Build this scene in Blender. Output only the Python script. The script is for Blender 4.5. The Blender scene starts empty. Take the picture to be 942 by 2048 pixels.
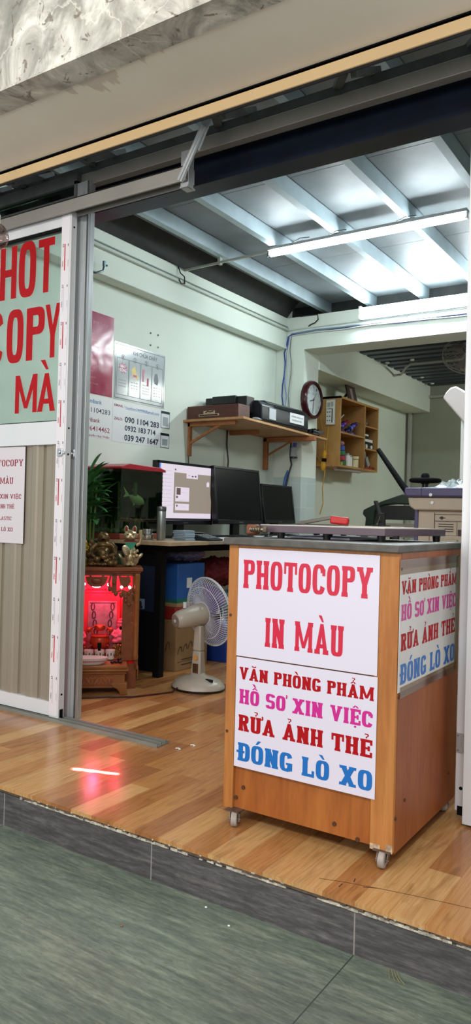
import bpy, bmesh, math, random
from mathutils import Vector, Matrix, Euler
random.seed(7)
PI = math.pi
C = bpy.context.scene.collection

# ------------------------------------------------------------------ materials
def lin(h):
    if isinstance(h, str):
        h = h.lstrip('#'); v = [int(h[i:i+2], 16)/255 for i in (0, 2, 4)]
    else: v = list(h)
    return tuple([(c/12.92 if c <= .04045 else ((c+.055)/1.055)**2.4) for c in v]+[1])
def base(name):
    m = bpy.data.materials.new(name); m.use_nodes = True
    return m, m.node_tree, m.node_tree.nodes['Principled BSDF']
MATS = {}
def mat(name, col, rough=.5, metal=0, spec=.5, var=.0, scale=8, bump=0, stretch=(1, 1, 1), trans=0, emit=None, es=0, coat=0, ior=1.45, alpha=1):
    if name in MATS: return MATS[name]
    m, t, b = base(name)
    b.inputs['Base Color'].default_value = lin(col); b.inputs['Roughness'].default_value = rough
    b.inputs['Metallic'].default_value = metal; b.inputs['Specular IOR Level'].default_value = spec
    b.inputs['Transmission Weight'].default_value = trans; b.inputs['IOR'].default_value = ior
    b.inputs['Coat Weight'].default_value = coat; b.inputs['Alpha'].default_value = alpha
    if emit:
        b.inputs['Emission Color'].default_value = lin(emit); b.inputs['Emission Strength'].default_value = es
    if var or bump:
        tc = t.nodes.new('ShaderNodeTexCoord'); mp = t.nodes.new('ShaderNodeMapping'); nz = t.nodes.new('ShaderNodeTexNoise')
        mp.inputs['Scale'].default_value = stretch; nz.inputs['Scale'].default_value = scale; nz.inputs['Detail'].default_value = 6
        t.links.new(tc.outputs['Object'], mp.inputs[0]); t.links.new(mp.outputs[0], nz.inputs['Vector'])
        if var:
            cr = t.nodes.new('ShaderNodeValToRGB'); c = lin(col)
            cr.color_ramp.elements[0].position = .3; cr.color_ramp.elements[1].position = .7
            cr.color_ramp.elements[0].color = [max(0, x*(1-var)) for x in c[:3]]+[1]
            cr.color_ramp.elements[1].color = [min(1, x*(1+var)) for x in c[:3]]+[1]
            t.links.new(nz.outputs['Fac'], cr.inputs[0]); t.links.new(cr.outputs[0], b.inputs['Base Color'])
        if bump:
            bp = t.nodes.new('ShaderNodeBump'); bp.inputs['Strength'].default_value = bump; bp.inputs['Distance'].default_value = .01
            t.links.new(nz.outputs['Fac'], bp.inputs['Height']); t.links.new(bp.outputs[0], b.inputs['Normal'])
    MATS[name] = m; return m
def ramp(t, src, stops):
    cr = t.nodes.new('ShaderNodeValToRGB'); e = cr.color_ramp.elements
    while len(e) < len(stops): e.new(.5)
    for i, (p, c) in enumerate(stops): e[i].position = p; e[i].color = lin(c)
    t.links.new(src, cr.inputs[0]); return cr.outputs[0]
def noise(t, vec, scale, stretch=(1, 1, 1), detail=6, dist=0, rough=.5, rot=(0, 0, 0)):
    mp = t.nodes.new('ShaderNodeMapping'); mp.inputs['Scale'].default_value = stretch; mp.inputs['Rotation'].default_value = rot
    nz = t.nodes.new('ShaderNodeTexNoise'); nz.inputs['Scale'].default_value = scale; nz.inputs['Detail'].default_value = detail
    nz.inputs['Distortion'].default_value = dist; nz.inputs['Roughness'].default_value = rough
    t.links.new(vec, mp.inputs[0]); t.links.new(mp.outputs[0], nz.inputs['Vector']); return nz.outputs['Fac']
def mixc(t, fac, a, b, mode='MIX'):
    m = t.nodes.new('ShaderNodeMix'); m.data_type = 'RGBA'; m.blend_type = mode
    if isinstance(fac, (int, float)): m.inputs[0].default_value = fac
    else: t.links.new(fac, m.inputs[0])
    for s, i in ((a, 6), (b, 7)):
        if isinstance(s, tuple): m.inputs[i].default_value = s
        else: t.links.new(s, m.inputs[i])
    return m.outputs[2]
def bump(t, b, h, s, d=.01):
    bp = t.nodes.new('ShaderNodeBump'); bp.inputs['Strength'].default_value = s; bp.inputs['Distance'].default_value = d
    t.links.new(h, bp.inputs['Height']); t.links.new(bp.outputs[0], b.inputs['Normal'])

def laminate():
    m, t, b = base('laminate floor'); g = t.nodes.new('ShaderNodeNewGeometry').outputs['Position']
    mp = t.nodes.new('ShaderNodeMapping'); mp.inputs['Rotation'].default_value = (0, 0, PI/2); mp.inputs['Location'].default_value = (.13, .045, 0)
    t.links.new(g, mp.inputs[0])
    br = t.nodes.new('ShaderNodeTexBrick'); t.links.new(mp.outputs[0], br.inputs['Vector'])
    br.inputs['Scale'].default_value = 1; br.inputs['Brick Width'].default_value = .46; br.inputs['Row Height'].default_value = .0865
    br.inputs['Mortar Size'].default_value = .0006; br.inputs['Mortar Smooth'].default_value = .6; br.offset = .37; br.offset_frequency = 2
    br.inputs['Color1'].default_value = (0, 0, 0, 1); br.inputs['Color2'].default_value = (1, 1, 1, 1); br.inputs['Mortar'].default_value = (.2, .2, .2, 1)
    c = ramp(t, br.outputs['Color'], [(0, '#97663d'), (.3, '#a67343'), (.55, '#b48350'), (.8, '#be935e'), (1, '#c49c68')])
    n1 = noise(t, g, 9, (3.5, .5, 1), 8, 1.2); g1 = ramp(t, n1, [(.3, '#a08468'), (.5, '#ffffff'), (.75, '#e8c8a4')])
    n2 = noise(t, g, 60, (3, .12, 1), 4); g2 = ramp(t, n2, [(.35, '#dcc2aa'), (.6, '#ffffff')])
    c = mixc(t, .45, c, g1, 'MULTIPLY'); c = mixc(t, .5, c, g2, 'MULTIPLY'); t.links.new(c, b.inputs['Base Color'])
    b.inputs['Roughness'].default_value = .2; b.inputs['Specular IOR Level'].default_value = .45
    r = ramp(t, noise(t, g, 5, detail=8), [(.3, (.40,)*3), (.7, (.56,)*3)]); t.links.new(r, b.inputs['Roughness'])
    bump(t, b, noise(t, g, 6, detail=3), .02); return m
def streak(name, cols, joints, rough=.45, axis='x', tile=.63, off=-.737, rh=.65, yo=1.05):
    m, t, b = base(name); g = t.nodes.new('ShaderNodeNewGeometry').outputs['Position']
    n = noise(t, g, 15, (.4, 3.2, 4), 15, .15, .8, (0, 0, .04)); c = ramp(t, n, [(.3, cols[0]), (.47, cols[1]), (.58, cols[2]), (.74, cols[3])])
    n2 = noise(t, g, 1.6, (1, 1.3, 1), 5, .5); c = mixc(t, .55, c, ramp(t, n2, [(.3, '#b4b4b4'), (.7, '#ffffff')]), 'MULTIPLY')
    n3 = noise(t, g, 70, (.4, 1.5, 1.5), 6, .5, .7); c = mixc(t, .5, c, ramp(t, n3, [(.36, '#a8a8a8'), (.6, '#ffffff')]), 'MULTIPLY')
    s = t.nodes.new('ShaderNodeSeparateXYZ'); t.links.new(g, s.inputs[0])
    def line(sock, off, per, w):
        a = t.nodes.new('ShaderNodeMath'); a.operation = 'SUBTRACT'; t.links.new(sock, a.inputs[0]); a.inputs[1].default_value = off-per/2
        p = t.nodes.new('ShaderNodeMath'); p.operation = 'PINGPONG'; t.links.new(a.outputs[0], p.inputs[0]); p.inputs[1].default_value = per/2
        l = t.nodes.new('ShaderNodeMath'); l.operation = 'GREATER_THAN'; t.links.new(p.outputs[0], l.inputs[0]); l.inputs[1].default_value = per/2-w; return l.outputs[0]
    c = mixc(t, line(s.outputs[0], off, tile, .0018), c, lin(joints)); 
    if rh: c = mixc(t, line(s.outputs[1], yo, rh, .0015), c, lin(joints))
    t.links.new(c, b.inputs['Base Color']); b.inputs['Roughness'].default_value = rough; bump(t, b, n3, .15, .003); return m
def marble():
    m, t, b = base('grey marble cladding'); g = t.nodes.new('ShaderNodeNewGeometry').outputs['Position']
    n = noise(t, g, 3.2, (1.2, 1, .8), 10, 2.2, .62, (0, .5, 0)); c = ramp(t, n, [(.27, '#7f7d72'), (.42, '#9b978c'), (.54, '#c2beb2'), (.66, '#e6e2d6')])
    v = t.nodes.new('ShaderNodeTexVoronoi'); v.feature = 'DISTANCE_TO_EDGE'; v.inputs['Scale'].default_value = 3.4
    d = t.nodes.new('ShaderNodeMix'); d.data_type = 'VECTOR'; d.inputs[0].default_value = .35
    nn = t.nodes.new('ShaderNodeTexNoise'); nn.inputs['Scale'].default_value = 4; nn.inputs['Detail'].default_value = 8; t.links.new(g, nn.inputs['Vector'])
    t.links.new(g, d.inputs[4]); t.links.new(nn.outputs['Color'], d.inputs[5]); t.links.new(d.outputs[1], v.inputs['Vector'])
    c = mixc(t, ramp(t, v.outputs['Distance'], [(0, (.75,)*3), (.012, (.1,)*3), (.03, (0, 0, 0))]), c, lin('#ece6d6'))
    n2 = noise(t, g, 9, (1, 1, 1), 10, 3, .6, (0, .8, 0)); c = mixc(t, ramp(t, n2, [(.36, (.9,)*3), (.40, (0, 0, 0))]), c, lin('#6a5c4c'))
    t.links.new(c, b.inputs['Base Color']); b.inputs['Roughness'].default_value = .25; return m
def wood(name, c0, c1, st, rough=.5, scale=6, dark=None, spec=.4):
    m, t, b = base(name); g = t.nodes.new('ShaderNodeTexCoord').outputs['Object']
    n = noise(t, g, scale, st, 8, 1.0, .55); c = ramp(t, n, [(.28, c0), (.72, c1)])
    n3 = noise(t, g, scale*6, st, 4); c = mixc(t, .35, c, ramp(t, n3, [(.35, '#c8b8a0'), (.6, '#ffffff')]), 'MULTIPLY')
    n2 = noise(t, g, 3, (1, 1, 1), 6); c = mixc(t, .5, c, ramp(t, n2, [(.3, '#c89a7c'), (.7, '#ffffff')]), 'MULTIPLY')
    if dark:
        n4 = noise(t, g, 11, (1, 1, .6), 5, 1); c = mixc(t, ramp(t, n4, [(.68, (0, 0, 0)), (.78, (.6,)*3)]), c, lin(dark))
    t.links.new(c, b.inputs['Base Color']); b.inputs['Roughness'].default_value = rough; b.inputs['Specular IOR Level'].default_value = spec; bump(t, b, n3, .06, .004); return m
def soffit_mat():
    m, t, b = base('painted soffit with drip stains'); g = t.nodes.new('ShaderNodeNewGeometry').outputs['Position']
    s = t.nodes.new('ShaderNodeSeparateXYZ'); t.links.new(g, s.inputs[0])
    n = noise(t, g, 16, (1, .12, 1), 4, .3); n2 = noise(t, g, 1.3, (1, 0, 0), 3)
    # stains reach back from the marble edge (y=1.87) as far as a noise along x says
    a = t.nodes.new('ShaderNodeMath'); a.operation = 'SUBTRACT'; t.links.new(s.outputs[1], a.inputs[0]); a.inputs[1].default_value = 1.87
    k = t.nodes.new('ShaderNodeMath'); k.operation = 'MULTIPLY'; t.links.new(n, k.inputs[0]); t.links.new(n2, k.inputs[1])
    k2 = t.nodes.new('ShaderNodeMath'); k2.operation = 'MULTIPLY_ADD'; t.links.new(k.outputs[0], k2.inputs[0]); k2.inputs[1].default_value = .72; k2.inputs[2].default_value = -.205
    d = t.nodes.new('ShaderNodeMath'); d.operation = 'SUBTRACT'; t.links.new(k2.outputs[0], d.inputs[0]); t.links.new(a.outputs[0], d.inputs[1])
    f = ramp(t, d.outputs[0], [(0, (0, 0, 0)), (.012, (.62,)*3)])
    c = ramp(t, noise(t, g, 4, (1, 1, 1), 6), [(.3, '#eae2d4'), (.7, '#f1e9dc')]); c = mixc(t, f, c, lin('#927a69'))
    t.links.new(c, b.inputs['Base Color']); b.inputs['Roughness'].default_value = .7; return m
def tilewall(name, wall, tile, ztop):
    m, t, b = base(name); g = t.nodes.new('ShaderNodeNewGeometry').outputs['Position']; s = t.nodes.new('ShaderNodeSeparateXYZ'); t.links.new(g, s.inputs[0])
    c = ramp(t, noise(t, g, 3, (1, 1, 1), 8), [(.3, wall[0]), (.7, wall[1])])
    ad = t.nodes.new('ShaderNodeMath'); ad.operation = 'ADD'; t.links.new(s.outputs[0], ad.inputs[0]); t.links.new(s.outputs[1], ad.inputs[1])
    cb = t.nodes.new('ShaderNodeCombineXYZ'); t.links.new(ad.outputs[0], cb.inputs[0]); t.links.new(s.outputs[2], cb.inputs[1])
    br = t.nodes.new('ShaderNodeTexBrick'); t.links.new(cb.outputs[0], br.inputs['Vector']); br.offset = 0
    br.inputs['Scale'].default_value = 1; br.inputs['Brick Width'].default_value = .2; br.inputs['Row Height'].default_value = .2; br.inputs['Mortar Size'].default_value = .0025
    br.inputs['Color1'].default_value = lin(tile[0]); br.inputs['Color2'].default_value = lin(tile[1]); br.inputs['Mortar'].default_value = lin(tile[2])
    lt = t.nodes.new('ShaderNodeMath'); lt.operation = 'LESS_THAN'; t.links.new(s.outputs[2], lt.inputs[0]); lt.inputs[1].default_value = ztop
    c = mixc(t, lt.outputs[0], c, br.outputs['Color']); t.links.new(c, b.inputs['Base Color'])
    r = t.nodes.new('ShaderNodeMath'); r.operation = 'MULTIPLY_ADD'; t.links.new(lt.outputs[0], r.inputs[0]); r.inputs[1].default_value = -.45; r.inputs[2].default_value = .7
    t.links.new(r.outputs[0], b.inputs['Roughness']); return m

def thin(name, tint='#ffffff', rough=.03, refl=.9, ior=1.45):
    m = bpy.data.materials.new(name); m.use_nodes = True; t = m.node_tree; t.nodes.clear()
    o = t.nodes.new('ShaderNodeOutputMaterial'); a = t.nodes.new('ShaderNodeBsdfTransparent'); g = t.nodes.new('ShaderNodeBsdfGlossy'); x = t.nodes.new('ShaderNodeMixShader'); f = t.nodes.new('ShaderNodeLayerWeight'); p5 = t.nodes.new('ShaderNodeMath'); p5.operation = 'POWER'; p5.inputs[1].default_value = 4; ma = t.nodes.new('ShaderNodeMath'); ma.operation = 'MULTIPLY_ADD'; ma.inputs[1].default_value = .7; ma.inputs[2].default_value = (ior-1)*.12
    a.inputs[0].default_value = lin(tint); g.inputs['Roughness'].default_value = rough; f.inputs[0].default_value = .5; t.links.new(f.outputs['Facing'], p5.inputs[0]); t.links.new(p5.outputs[0], ma.inputs[0]); g.inputs[0].default_value = (refl, refl, refl, 1)
    t.links.new(ma.outputs[0], x.inputs[0]); t.links.new(a.outputs[0], x.inputs[1]); t.links.new(g.outputs[0], x.inputs[2]); t.links.new(x.outputs[0], o.inputs[0]); return m
M_FLOOR = laminate()
M_GROUND = streak('green grey street tile', ['#56625a', '#6c7769', '#858e7c', '#a3a893'], '#39423b', .4, rh=1.3, yo=.9, tile=1.26)
M_KERB = streak('charcoal slate riser tile', ['#3a3838', '#514e4e', '#6b6766', '#8b8583'], '#8a8580', .5, rh=0)
M_MARBLE = marble(); M_SOFFIT = soffit_mat()
M_WALL = mat('pale green white wall paint', '#dce5d9', .72, var=.03, scale=2)
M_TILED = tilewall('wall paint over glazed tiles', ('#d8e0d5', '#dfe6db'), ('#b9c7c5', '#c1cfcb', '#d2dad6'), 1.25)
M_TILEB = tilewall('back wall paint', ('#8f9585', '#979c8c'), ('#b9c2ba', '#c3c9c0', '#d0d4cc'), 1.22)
M_BEIGE = mat('beige painted steel edge', '#fcd7a4', .5, var=.04, scale=3)
M_BOARD = mat('grey fibre cement ceiling board', '#7d8588', .55, var=.14, scale=5, bump=.08)
M_CORR = mat('dark blue grey roofing sheet', '#3d4654', .4, metal=.3, var=.2, scale=3, stretch=(.3, 2, 1))
M_GALV = mat('galvanised steel', '#a3b3b9', .38, metal=.35, var=.12, scale=7)
M_NAVY = mat('navy painted steel', '#0c1526', .35, var=.3, scale=12)
M_DARK = mat('dark grimy steel', '#2a2c2b', .6, var=.3, scale=14)
M_DARK2 = mat('dark grey steel', '#4b4f4d', .6, var=.2, scale=14)
M_ALU = mat('satin aluminium', '#b3b6b8', .33, metal=.55, var=.05, scale=3)
M_ALUD = mat('dull aluminium', '#8d8983', .45, metal=.4, var=.08, scale=5)
M_ALUW = mat('white coated aluminium', '#d5d6d8', .32, metal=.1, var=.02)
M_BLACK = mat('black plastic', '#0b0c0e', .35); M_BLACKM = mat('matte black', '#060607', .75, spec=.2)
M_WHITE = mat('white plastic', '#e2e2de', .4); M_PAPER = mat('white vinyl sheet', '#d6d0de', .28, spec=.4)
M_PAPER2 = mat('white paper', '#dfe2e2', .35); M_CHROME = mat('polished steel', '#c9ccce', .15, metal=1)
M_RED = mat('crimson print', '#c8173a', .35); M_REDD = mat('deep red print', '#a60812', .5, spec=.2); M_MAG = mat('magenta print', '#c41f86', .35)
M_BLUE = mat('blue print', '#1467b4', .35); M_INK = mat('dark ink', '#15233a', .5); M_INKR = mat('maroon ink', '#8c1f3c', .5); M_INKB = mat('blue ink', '#2e6aa8', .5)
M_GREY = mat('grey ink', '#70757a', .6); M_LREDF = mat('red adhesive film', '#b60f12', .4)

# ------------------------------------------------------------------ mesh builder
XF = None    # optional placement (Matrix) of what is built in a local frame
class MB:
    def __init__(s): s.v = []; s.f = []; s.m = []
    def add(s, vs, fs, m=0):
        o = len(s.v); s.v += [tuple(v) for v in vs]; s.f += [tuple(i+o for i in f) for f in fs]; s.m += [m]*len(fs); return s
    def box(s, a, b, m=0, rot=None, piv=None):
        x0, y0, z0 = a; x1, y1, z1 = b
        vs = [Vector(p) for p in ((x0, y0, z0), (x1, y0, z0), (x1, y1, z0), (x0, y1, z0), (x0, y0, z1), (x1, y0, z1), (x1, y1, z1), (x0, y1, z1))]
        if rot is not None:
            c = Vector(piv) if piv is not None else (Vector(a)+Vector(b))/2; vs = [rot @ (v-c)+c for v in vs]
        return s.add(vs, [(0, 3, 2, 1), (4, 5, 6, 7), (0, 1, 5, 4), (1, 2, 6, 5), (2, 3, 7, 6), (3, 0, 4, 7)], m)
    def bar(s, p, q, w, h, m=0, up=(0, 0, 1)):
        p, q = Vector(p), Vector(q); d = (q-p).normalized(); u = Vector(up)
        if abs(d.dot(u)) > .98: u = Vector((0, 1, 0))
        r = d.cross(u).normalized()*w/2; u = r.cross(d).normalized()*h/2
        return s.add([p-r-u, p+r-u, p+r+u, p-r+u, q-r-u, q+r-u, q+r+u, q-r+u], [(0, 1, 2, 3), (4, 7, 6, 5), (0, 4, 5, 1), (1, 5, 6, 2), (2, 6, 7, 3), (3, 7, 4, 0)], m)
    def prism(s, poly, ax, a, b, m=0):
        def P(u, v, w): return {'x': (w, u, v), 'y': (u, w, v), 'z': (u, v, w)}[ax]
        n = len(poly); vs = [P(u, v, a) for u, v in poly]+[P(u, v, b) for u, v in poly]
        return s.add(vs, [tuple(range(n)), tuple(range(2*n-1, n-1, -1))]+[(i, (i+1) % n, n+(i+1) % n, n+i) for i in range(n)], m)
    def cyl(s, p, q, r0, r1=None, n=16, m=0, cap=True):
        r1 = r0 if r1 is None else r1; p, q = Vector(p), Vector(q); d = (q-p).normalized()
        a = d.orthogonal().normalized(); b = d.cross(a); vs = []
        for c, r in ((p, r0), (q, r1)):
            vs += [c+(a*math.cos(2*PI*i/n)+b*math.sin(2*PI*i/n))*r for i in range(n)]
        fs = [(i, (i+1) % n, n+(i+1) % n, n+i) for i in range(n)]
        if cap: fs += [tuple(range(n-1, -1, -1)), tuple(range(n, 2*n))]
        return s.add(vs, fs, m)
    def tube(s, pts, r, n=8, m=0, closed=False):
        P = [Vector(p) for p in pts]; N = len(P); vs = []; a = None
        for i, p in enumerate(P):
            if closed: d = (P[(i+1) % N]-P[i-1])
            else: d = (P[min(i+1, N-1)]-P[max(i-1, 0)])
            d.normalize()
            a = d.orthogonal().normalized() if a is None else (a-d*a.dot(d)).normalized()
            b = d.cross(a); rr = r[i] if isinstance(r, (list, tuple)) else r
            vs += [p+(a*math.cos(2*PI*k/n)+b*math.sin(2*PI*k/n))*rr for k in range(n)]
        fs = []
        for i in range(N if closed else N-1):
            j = (i+1) % N
            fs += [(i*n+k, i*n+(k+1) % n, j*n+(k+1) % n, j*n+k) for k in range(n)]
        if not closed: fs += [tuple(range(n-1, -1, -1)), tuple((N-1)*n+k for k in range(n))]
        return s.add(vs, fs, m)
    def lathe(s, prof, o=(0, 0, 0), n=32, m=0, rot=None, sc=(1, 1, 1), caps=True):
        o = Vector(o); vs = []
        for r, z in prof:
            for k in range(n):
                v = Vector((r*math.cos(2*PI*k/n)*sc[0], r*math.sin(2*PI*k/n)*sc[1], z*sc[2]))
                vs.append((rot @ v if rot is not None else v)+o)
        N = len(prof); fs = [(i*n+k, i*n+(k+1) % n, (i+1)*n+(k+1) % n, (i+1)*n+k) for i in range(N-1) for k in range(n)]
        if caps and prof[0][0] > 1e-6: fs.append(tuple(range(n-1, -1, -1)))
        if caps and prof[-1][0] > 1e-6: fs.append(tuple((N-1)*n+k for k in range(n)))
        return s.add(vs, fs, m)
    def ell(s, c, r, n=14, m=0, rot=None):
        if isinstance(r, (int, float)): r = (r, r, r)
        prof = [(math.sin(PI*i/n)+1e-5*(i in (0, n)), -math.cos(PI*i/n)) for i in range(n+1)]
        c = Vector(c); vs = []
        for a, z in prof:
            for k in range(n*2):
                v = Vector((a*math.cos(PI*k/n)*r[0], a*math.sin(PI*k/n)*r[1], z*r[2])); vs.append((rot @ v if rot is not None else v)+c)
        q = n*2; return s.add(vs, [(i*q+k, i*q+(k+1) % q, (i+1)*q+(k+1) % q, (i+1)*q+k) for i in range(n) for k in range(q)], m)
    def quad(s, a, b, c, d, m=0): return s.add([a, b, c, d], [(0, 1, 2, 3)], m)
    def build(s, name, mats, parent=None, bevel=0, smooth=40, remesh=0, seg=2, origin=None, wn=False):
        if XF is not None: s.v = [tuple(XF @ Vector(v)) for v in s.v]
        me = bpy.data.meshes.new(name)
        if parent is not None:
            o = Vector((0, 0, 0)); q = parent
            while q is not None: o += Vector(q.location); q = q.parent
        elif origin is not None: o = Vector(origin)
        else:
            xs, ys, zs = zip(*s.v); o = Vector(((min(xs)+max(xs))/2, (min(ys)+max(ys))/2, min(zs)))
        me.from_pydata([Vector(v)-o for v in s.v], [], s.f)
        if not isinstance(mats, (list, tuple)): mats = [mats]
        for x in mats: me.materials.append(x)
        me.polygons.foreach_set('material_index', s.m)
        bm = bmesh.new(); bm.from_mesh(me); bmesh.ops.recalc_face_normals(bm, faces=bm.faces); bm.to_mesh(me); bm.free()
        if smooth:
            me.polygons.foreach_set('use_smooth', [True]*len(me.polygons)); me.set_sharp_from_angle(angle=math.radians(smooth))
        ob = bpy.data.objects.new(name, me); C.objects.link(ob)
        if parent is not None: ob.parent = parent
        else: ob.location = o
        if remesh:
            r = ob.modifiers.new('r', 'REMESH'); r.mode = 'VOXEL'; r.voxel_size = remesh; r.use_smooth_shade = True
            k = ob.modifiers.new('s', 'SMOOTH'); k.factor = .5; k.iterations = 2
        if bevel:
            k = ob.modifiers.new('b', 'BEVEL'); k.width = bevel; k.segments = seg; k.limit_method = 'ANGLE'; k.angle_limit = math.radians(35)
        return ob
def tag(o, label=None, cat=None, group=None, kind=None):
    if label: o['label'] = label
    if cat: o['category'] = cat
    if group: o['group'] = group
    if kind: o['kind'] = kind
    return o
def thing(name, label, cat, loc=(0, 0, 0), group=None):
    o = bpy.data.objects.new(name, None); C.objects.link(o); o.location = (XF @ Vector(loc)) if XF is not None else loc; o.empty_display_size = .05
    return tag(o, label, cat, group)
def struct(name, mb, mats, **k): return tag(mb.build(name, mats, **k), kind='structure')
def copy_tree(o, parent=None):
    c = o.copy(); C.objects.link(c); c.parent = parent
    for ch in [x for x in bpy.data.objects if x.parent == o]: copy_tree(ch, c)
    return c
def RZ(a): return Matrix.Rotation(a, 3, 'Z')
def RX(a): return Matrix.Rotation(a, 3, 'X')
def RY(a): return Matrix.Rotation(a, 3, 'Y')

# ------------------------------------------------------------------ lettering
def band(cx, cy, a, b, ax, bx, t0, t1, p=.62, n=26):
    out = []
    def pt(t, A, B):
        c, s_ = math.cos(t), math.sin(t)
        return (cx+A*math.copysign(abs(c)**p, c), cy+B*math.copysign(abs(s_)**p, s_))
    for i in range(n):
        u, v = math.radians(t0+(t1-t0)*i/n), math.radians(t0+(t1-t0)*(i+1)/n)
        out.append([pt(u, a, b), pt(v, a, b), pt(v, a-ax, b-bx), pt(u, a-ax, b-bx)])
    return out
def glyph(ch, S=.19, sf=True, T=.13):
    """polygons of a heavy condensed letter, height 1; returns (polys, width)"""
    W = .52; e = .035 if sf else 0; hb = .15; G = []
    def R(x0, y0, x1, y1): G.append([(x0, y0), (x1, y0), (x1, y1), (x0, y1)])
    def srf(x0, x1, y):        # serif block at foot (y=0) or head (y=1)
        if not sf: return
        if y == 0: G.append([(x0-e, 0), (x1+e, 0), (x1+e*.6, hb), (x0-e*.6, hb)])
        else: G.append([(x0-e*.6, 1-hb), (x1+e*.6, 1-hb), (x1+e, 1), (x0-e, 1)])
    def stem(x0, x1): R(x0, 0, x1, 1); srf(x0, x1, 0); srf(x0, x1, 1)
    base_ = ch
    if ch in 'HIN': 
        if ch == 'I': stem(e, e+S); return G, S+2*e
        stem(e, e+S); w = W+.06; stem(w-e-S, w-e)
        if ch == 'H': R(e, .43, w-e, .57)
        else: G.append([(e, 1), (e+S*.95, 1), (w-e, 0), (w-e-S*.95, 0)])
        return G, w
    if ch == 'M':
        w = .82; s = S*.85; stem(e, e+s); stem(w-e-s, w-e); G.append([(e, 1), (e+s*1.05, 1), (w/2+s*.4, .12), (w/2-s*.4, .12)]); G.append([(w-e, 1), (w-e-s*1.05, 1), (w/2-s*.4, .12), (w/2+s*.4, .12)]); return G, w
    if ch in 'VAY':
        w = W+.1; s = S*.95
        if ch == 'V': G.append([(e, 1), (e+s, 1), (w/2+s*.38, 0), (w/2-s*.38, 0)]); G.append([(w-e, 1), (w-e-s, 1), (w/2-s*.38, 0), (w/2+s*.38, 0)]); srf(e, e+s, 1); srf(w-e-s, w-e, 1)
        if ch == 'A': G.append([(e, 0), (e+s, 0), (w/2+s*.38, 1), (w/2-s*.38, 1)]); G.append([(w-e, 0), (w-e-s, 0), (w/2-s*.38, 1), (w/2+s*.38, 1)]); R(w*.25, .2, w*.75, .33); srf(e, e+s, 0); srf(w-e-s, w-e, 0)
        if ch == 'Y': G.append([(e, 1), (e+s, 1), (w/2+s*.45, .38), (w/2-s*.45, .38)]); G.append([(w-e, 1), (w-e-s, 1), (w/2-s*.45, .38), (w/2+s*.45, .38)]); R(w/2-S/2, 0, w/2+S/2, .5); srf(w/2-S/2, w/2+S/2, 0); srf(e, e+s, 1); srf(w-e-s, w-e, 1)
        return G, w
    if ch == 'X':
        w = W+.12; s = S*1.05; G.append([(e, 1), (e+s, 1), (w-e, 0), (w-e-s, 0)]); G.append([(e, 0), (e+s, 0), (w-e, 1), (w-e-s, 1)]); srf(e, e+s, 0); srf(w-e-s, w-e, 0); srf(e, e+s, 1); srf(w-e-s, w-e, 1); return G, w
    if ch == 'T':
        w = W+.04; R(w/2-S/2, 0, w/2+S/2, 1); srf(w/2-S/2, w/2+S/2, 0); R(0, 1-T, w, 1)
        if sf: R(0, .6, .09, 1); R(w-.09, .6, w, 1)
        return G, w
    if ch == 'L':
        w = W-.02; stem(e, e+S); R(e, 0, w, T)
        if sf: R(w-.1, 0, w, .34)
        return G, w
    if ch in 'EF':
        w = W; stem(e, e+S); R(e, 1-T, w, 1); R(e, .44, w-.1, .56)
        if sf: R(w-.1, .7, w, 1); R(w-.2, .36, w-.1, .64)
        if ch == 'E':
            R(e, 0, w, T)
            if sf: R(w-.1, 0, w, .3)
        return G, w
    if ch in 'PRB':
        w = W; stem(e, e+S); G += band(w-.24-.0, .5+.24, .24, .26, S*.95, T, -90, 90); R(e, 1-T, w-.24, 1); R(e, .48, w-.24, .48+T)
        if ch == 'B': G += band(w-.24, .27, .24, .27, S*.95, T, -90, 90); R(e, 0, w-.24, T)
        if ch == 'R': G.append([(w-.3, .52), (w-.3+S*.95, .52), (w+.02, 0), (w-S*.98, 0)]); srf(w-S*.95, w, 0); w += .03
        return G, w
    if ch == 'D':
        w = W+.02; stem(e, e+S); G += band(w-.26, .5, .26, .5, S, T, -90, 90); R(e, 1-T, w-.26, 1); R(e, 0, w-.26, T); return G, w
    if ch in 'OQ0': w = W; return band(w/2, .5, w/2, .5, S*.98, T, 0, 360, n=40), w
    if ch == 'U':
        w = W+.04; G += band(w/2, .28, w/2-e, .28, S, T, 180, 360); R(e, .27, e+S, 1); R(w-e-S, .27, w-e, 1); srf(e, e+S, 1); srf(w-e-S, w-e, 1); return G, w
    if ch in 'CG':
        w = W; G += band(w/2, .5, w/2, .5, S*.98, T, 22, 338, n=36)
        if ch == 'C' and sf: R(w-.12, .62, w, .85)
        if ch == 'G': R(w-S, .06, w, .46); R(w*.5, .36, w, .47)
        return G, w
    if ch == 'S':
        w = W; t = T; h = (1+t)/4
        G += band(w/2, 1-h, w/2, h, S*.95, t, 10, 270); G += band(w/2, h, w/2, h, S*.95, t, 90, -170); return G, w
    return [], .3
VN = {'À': 'A`', 'Á': "A'", 'Ă': 'Au', 'Ò': 'O`', 'Ó': "O'", 'Ẩ': 'A^?', 'Ồ': 'O^`', 'Ơ': 'O,', 'Ệ': 'E^.', 'Ử': 'U,?', 'Ả': 'A?', 'Ẻ': 'E?', 'Đ': 'D-', 'É': "E'", 'Ộ': 'O^.', 'Ư': 'U,'}
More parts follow.
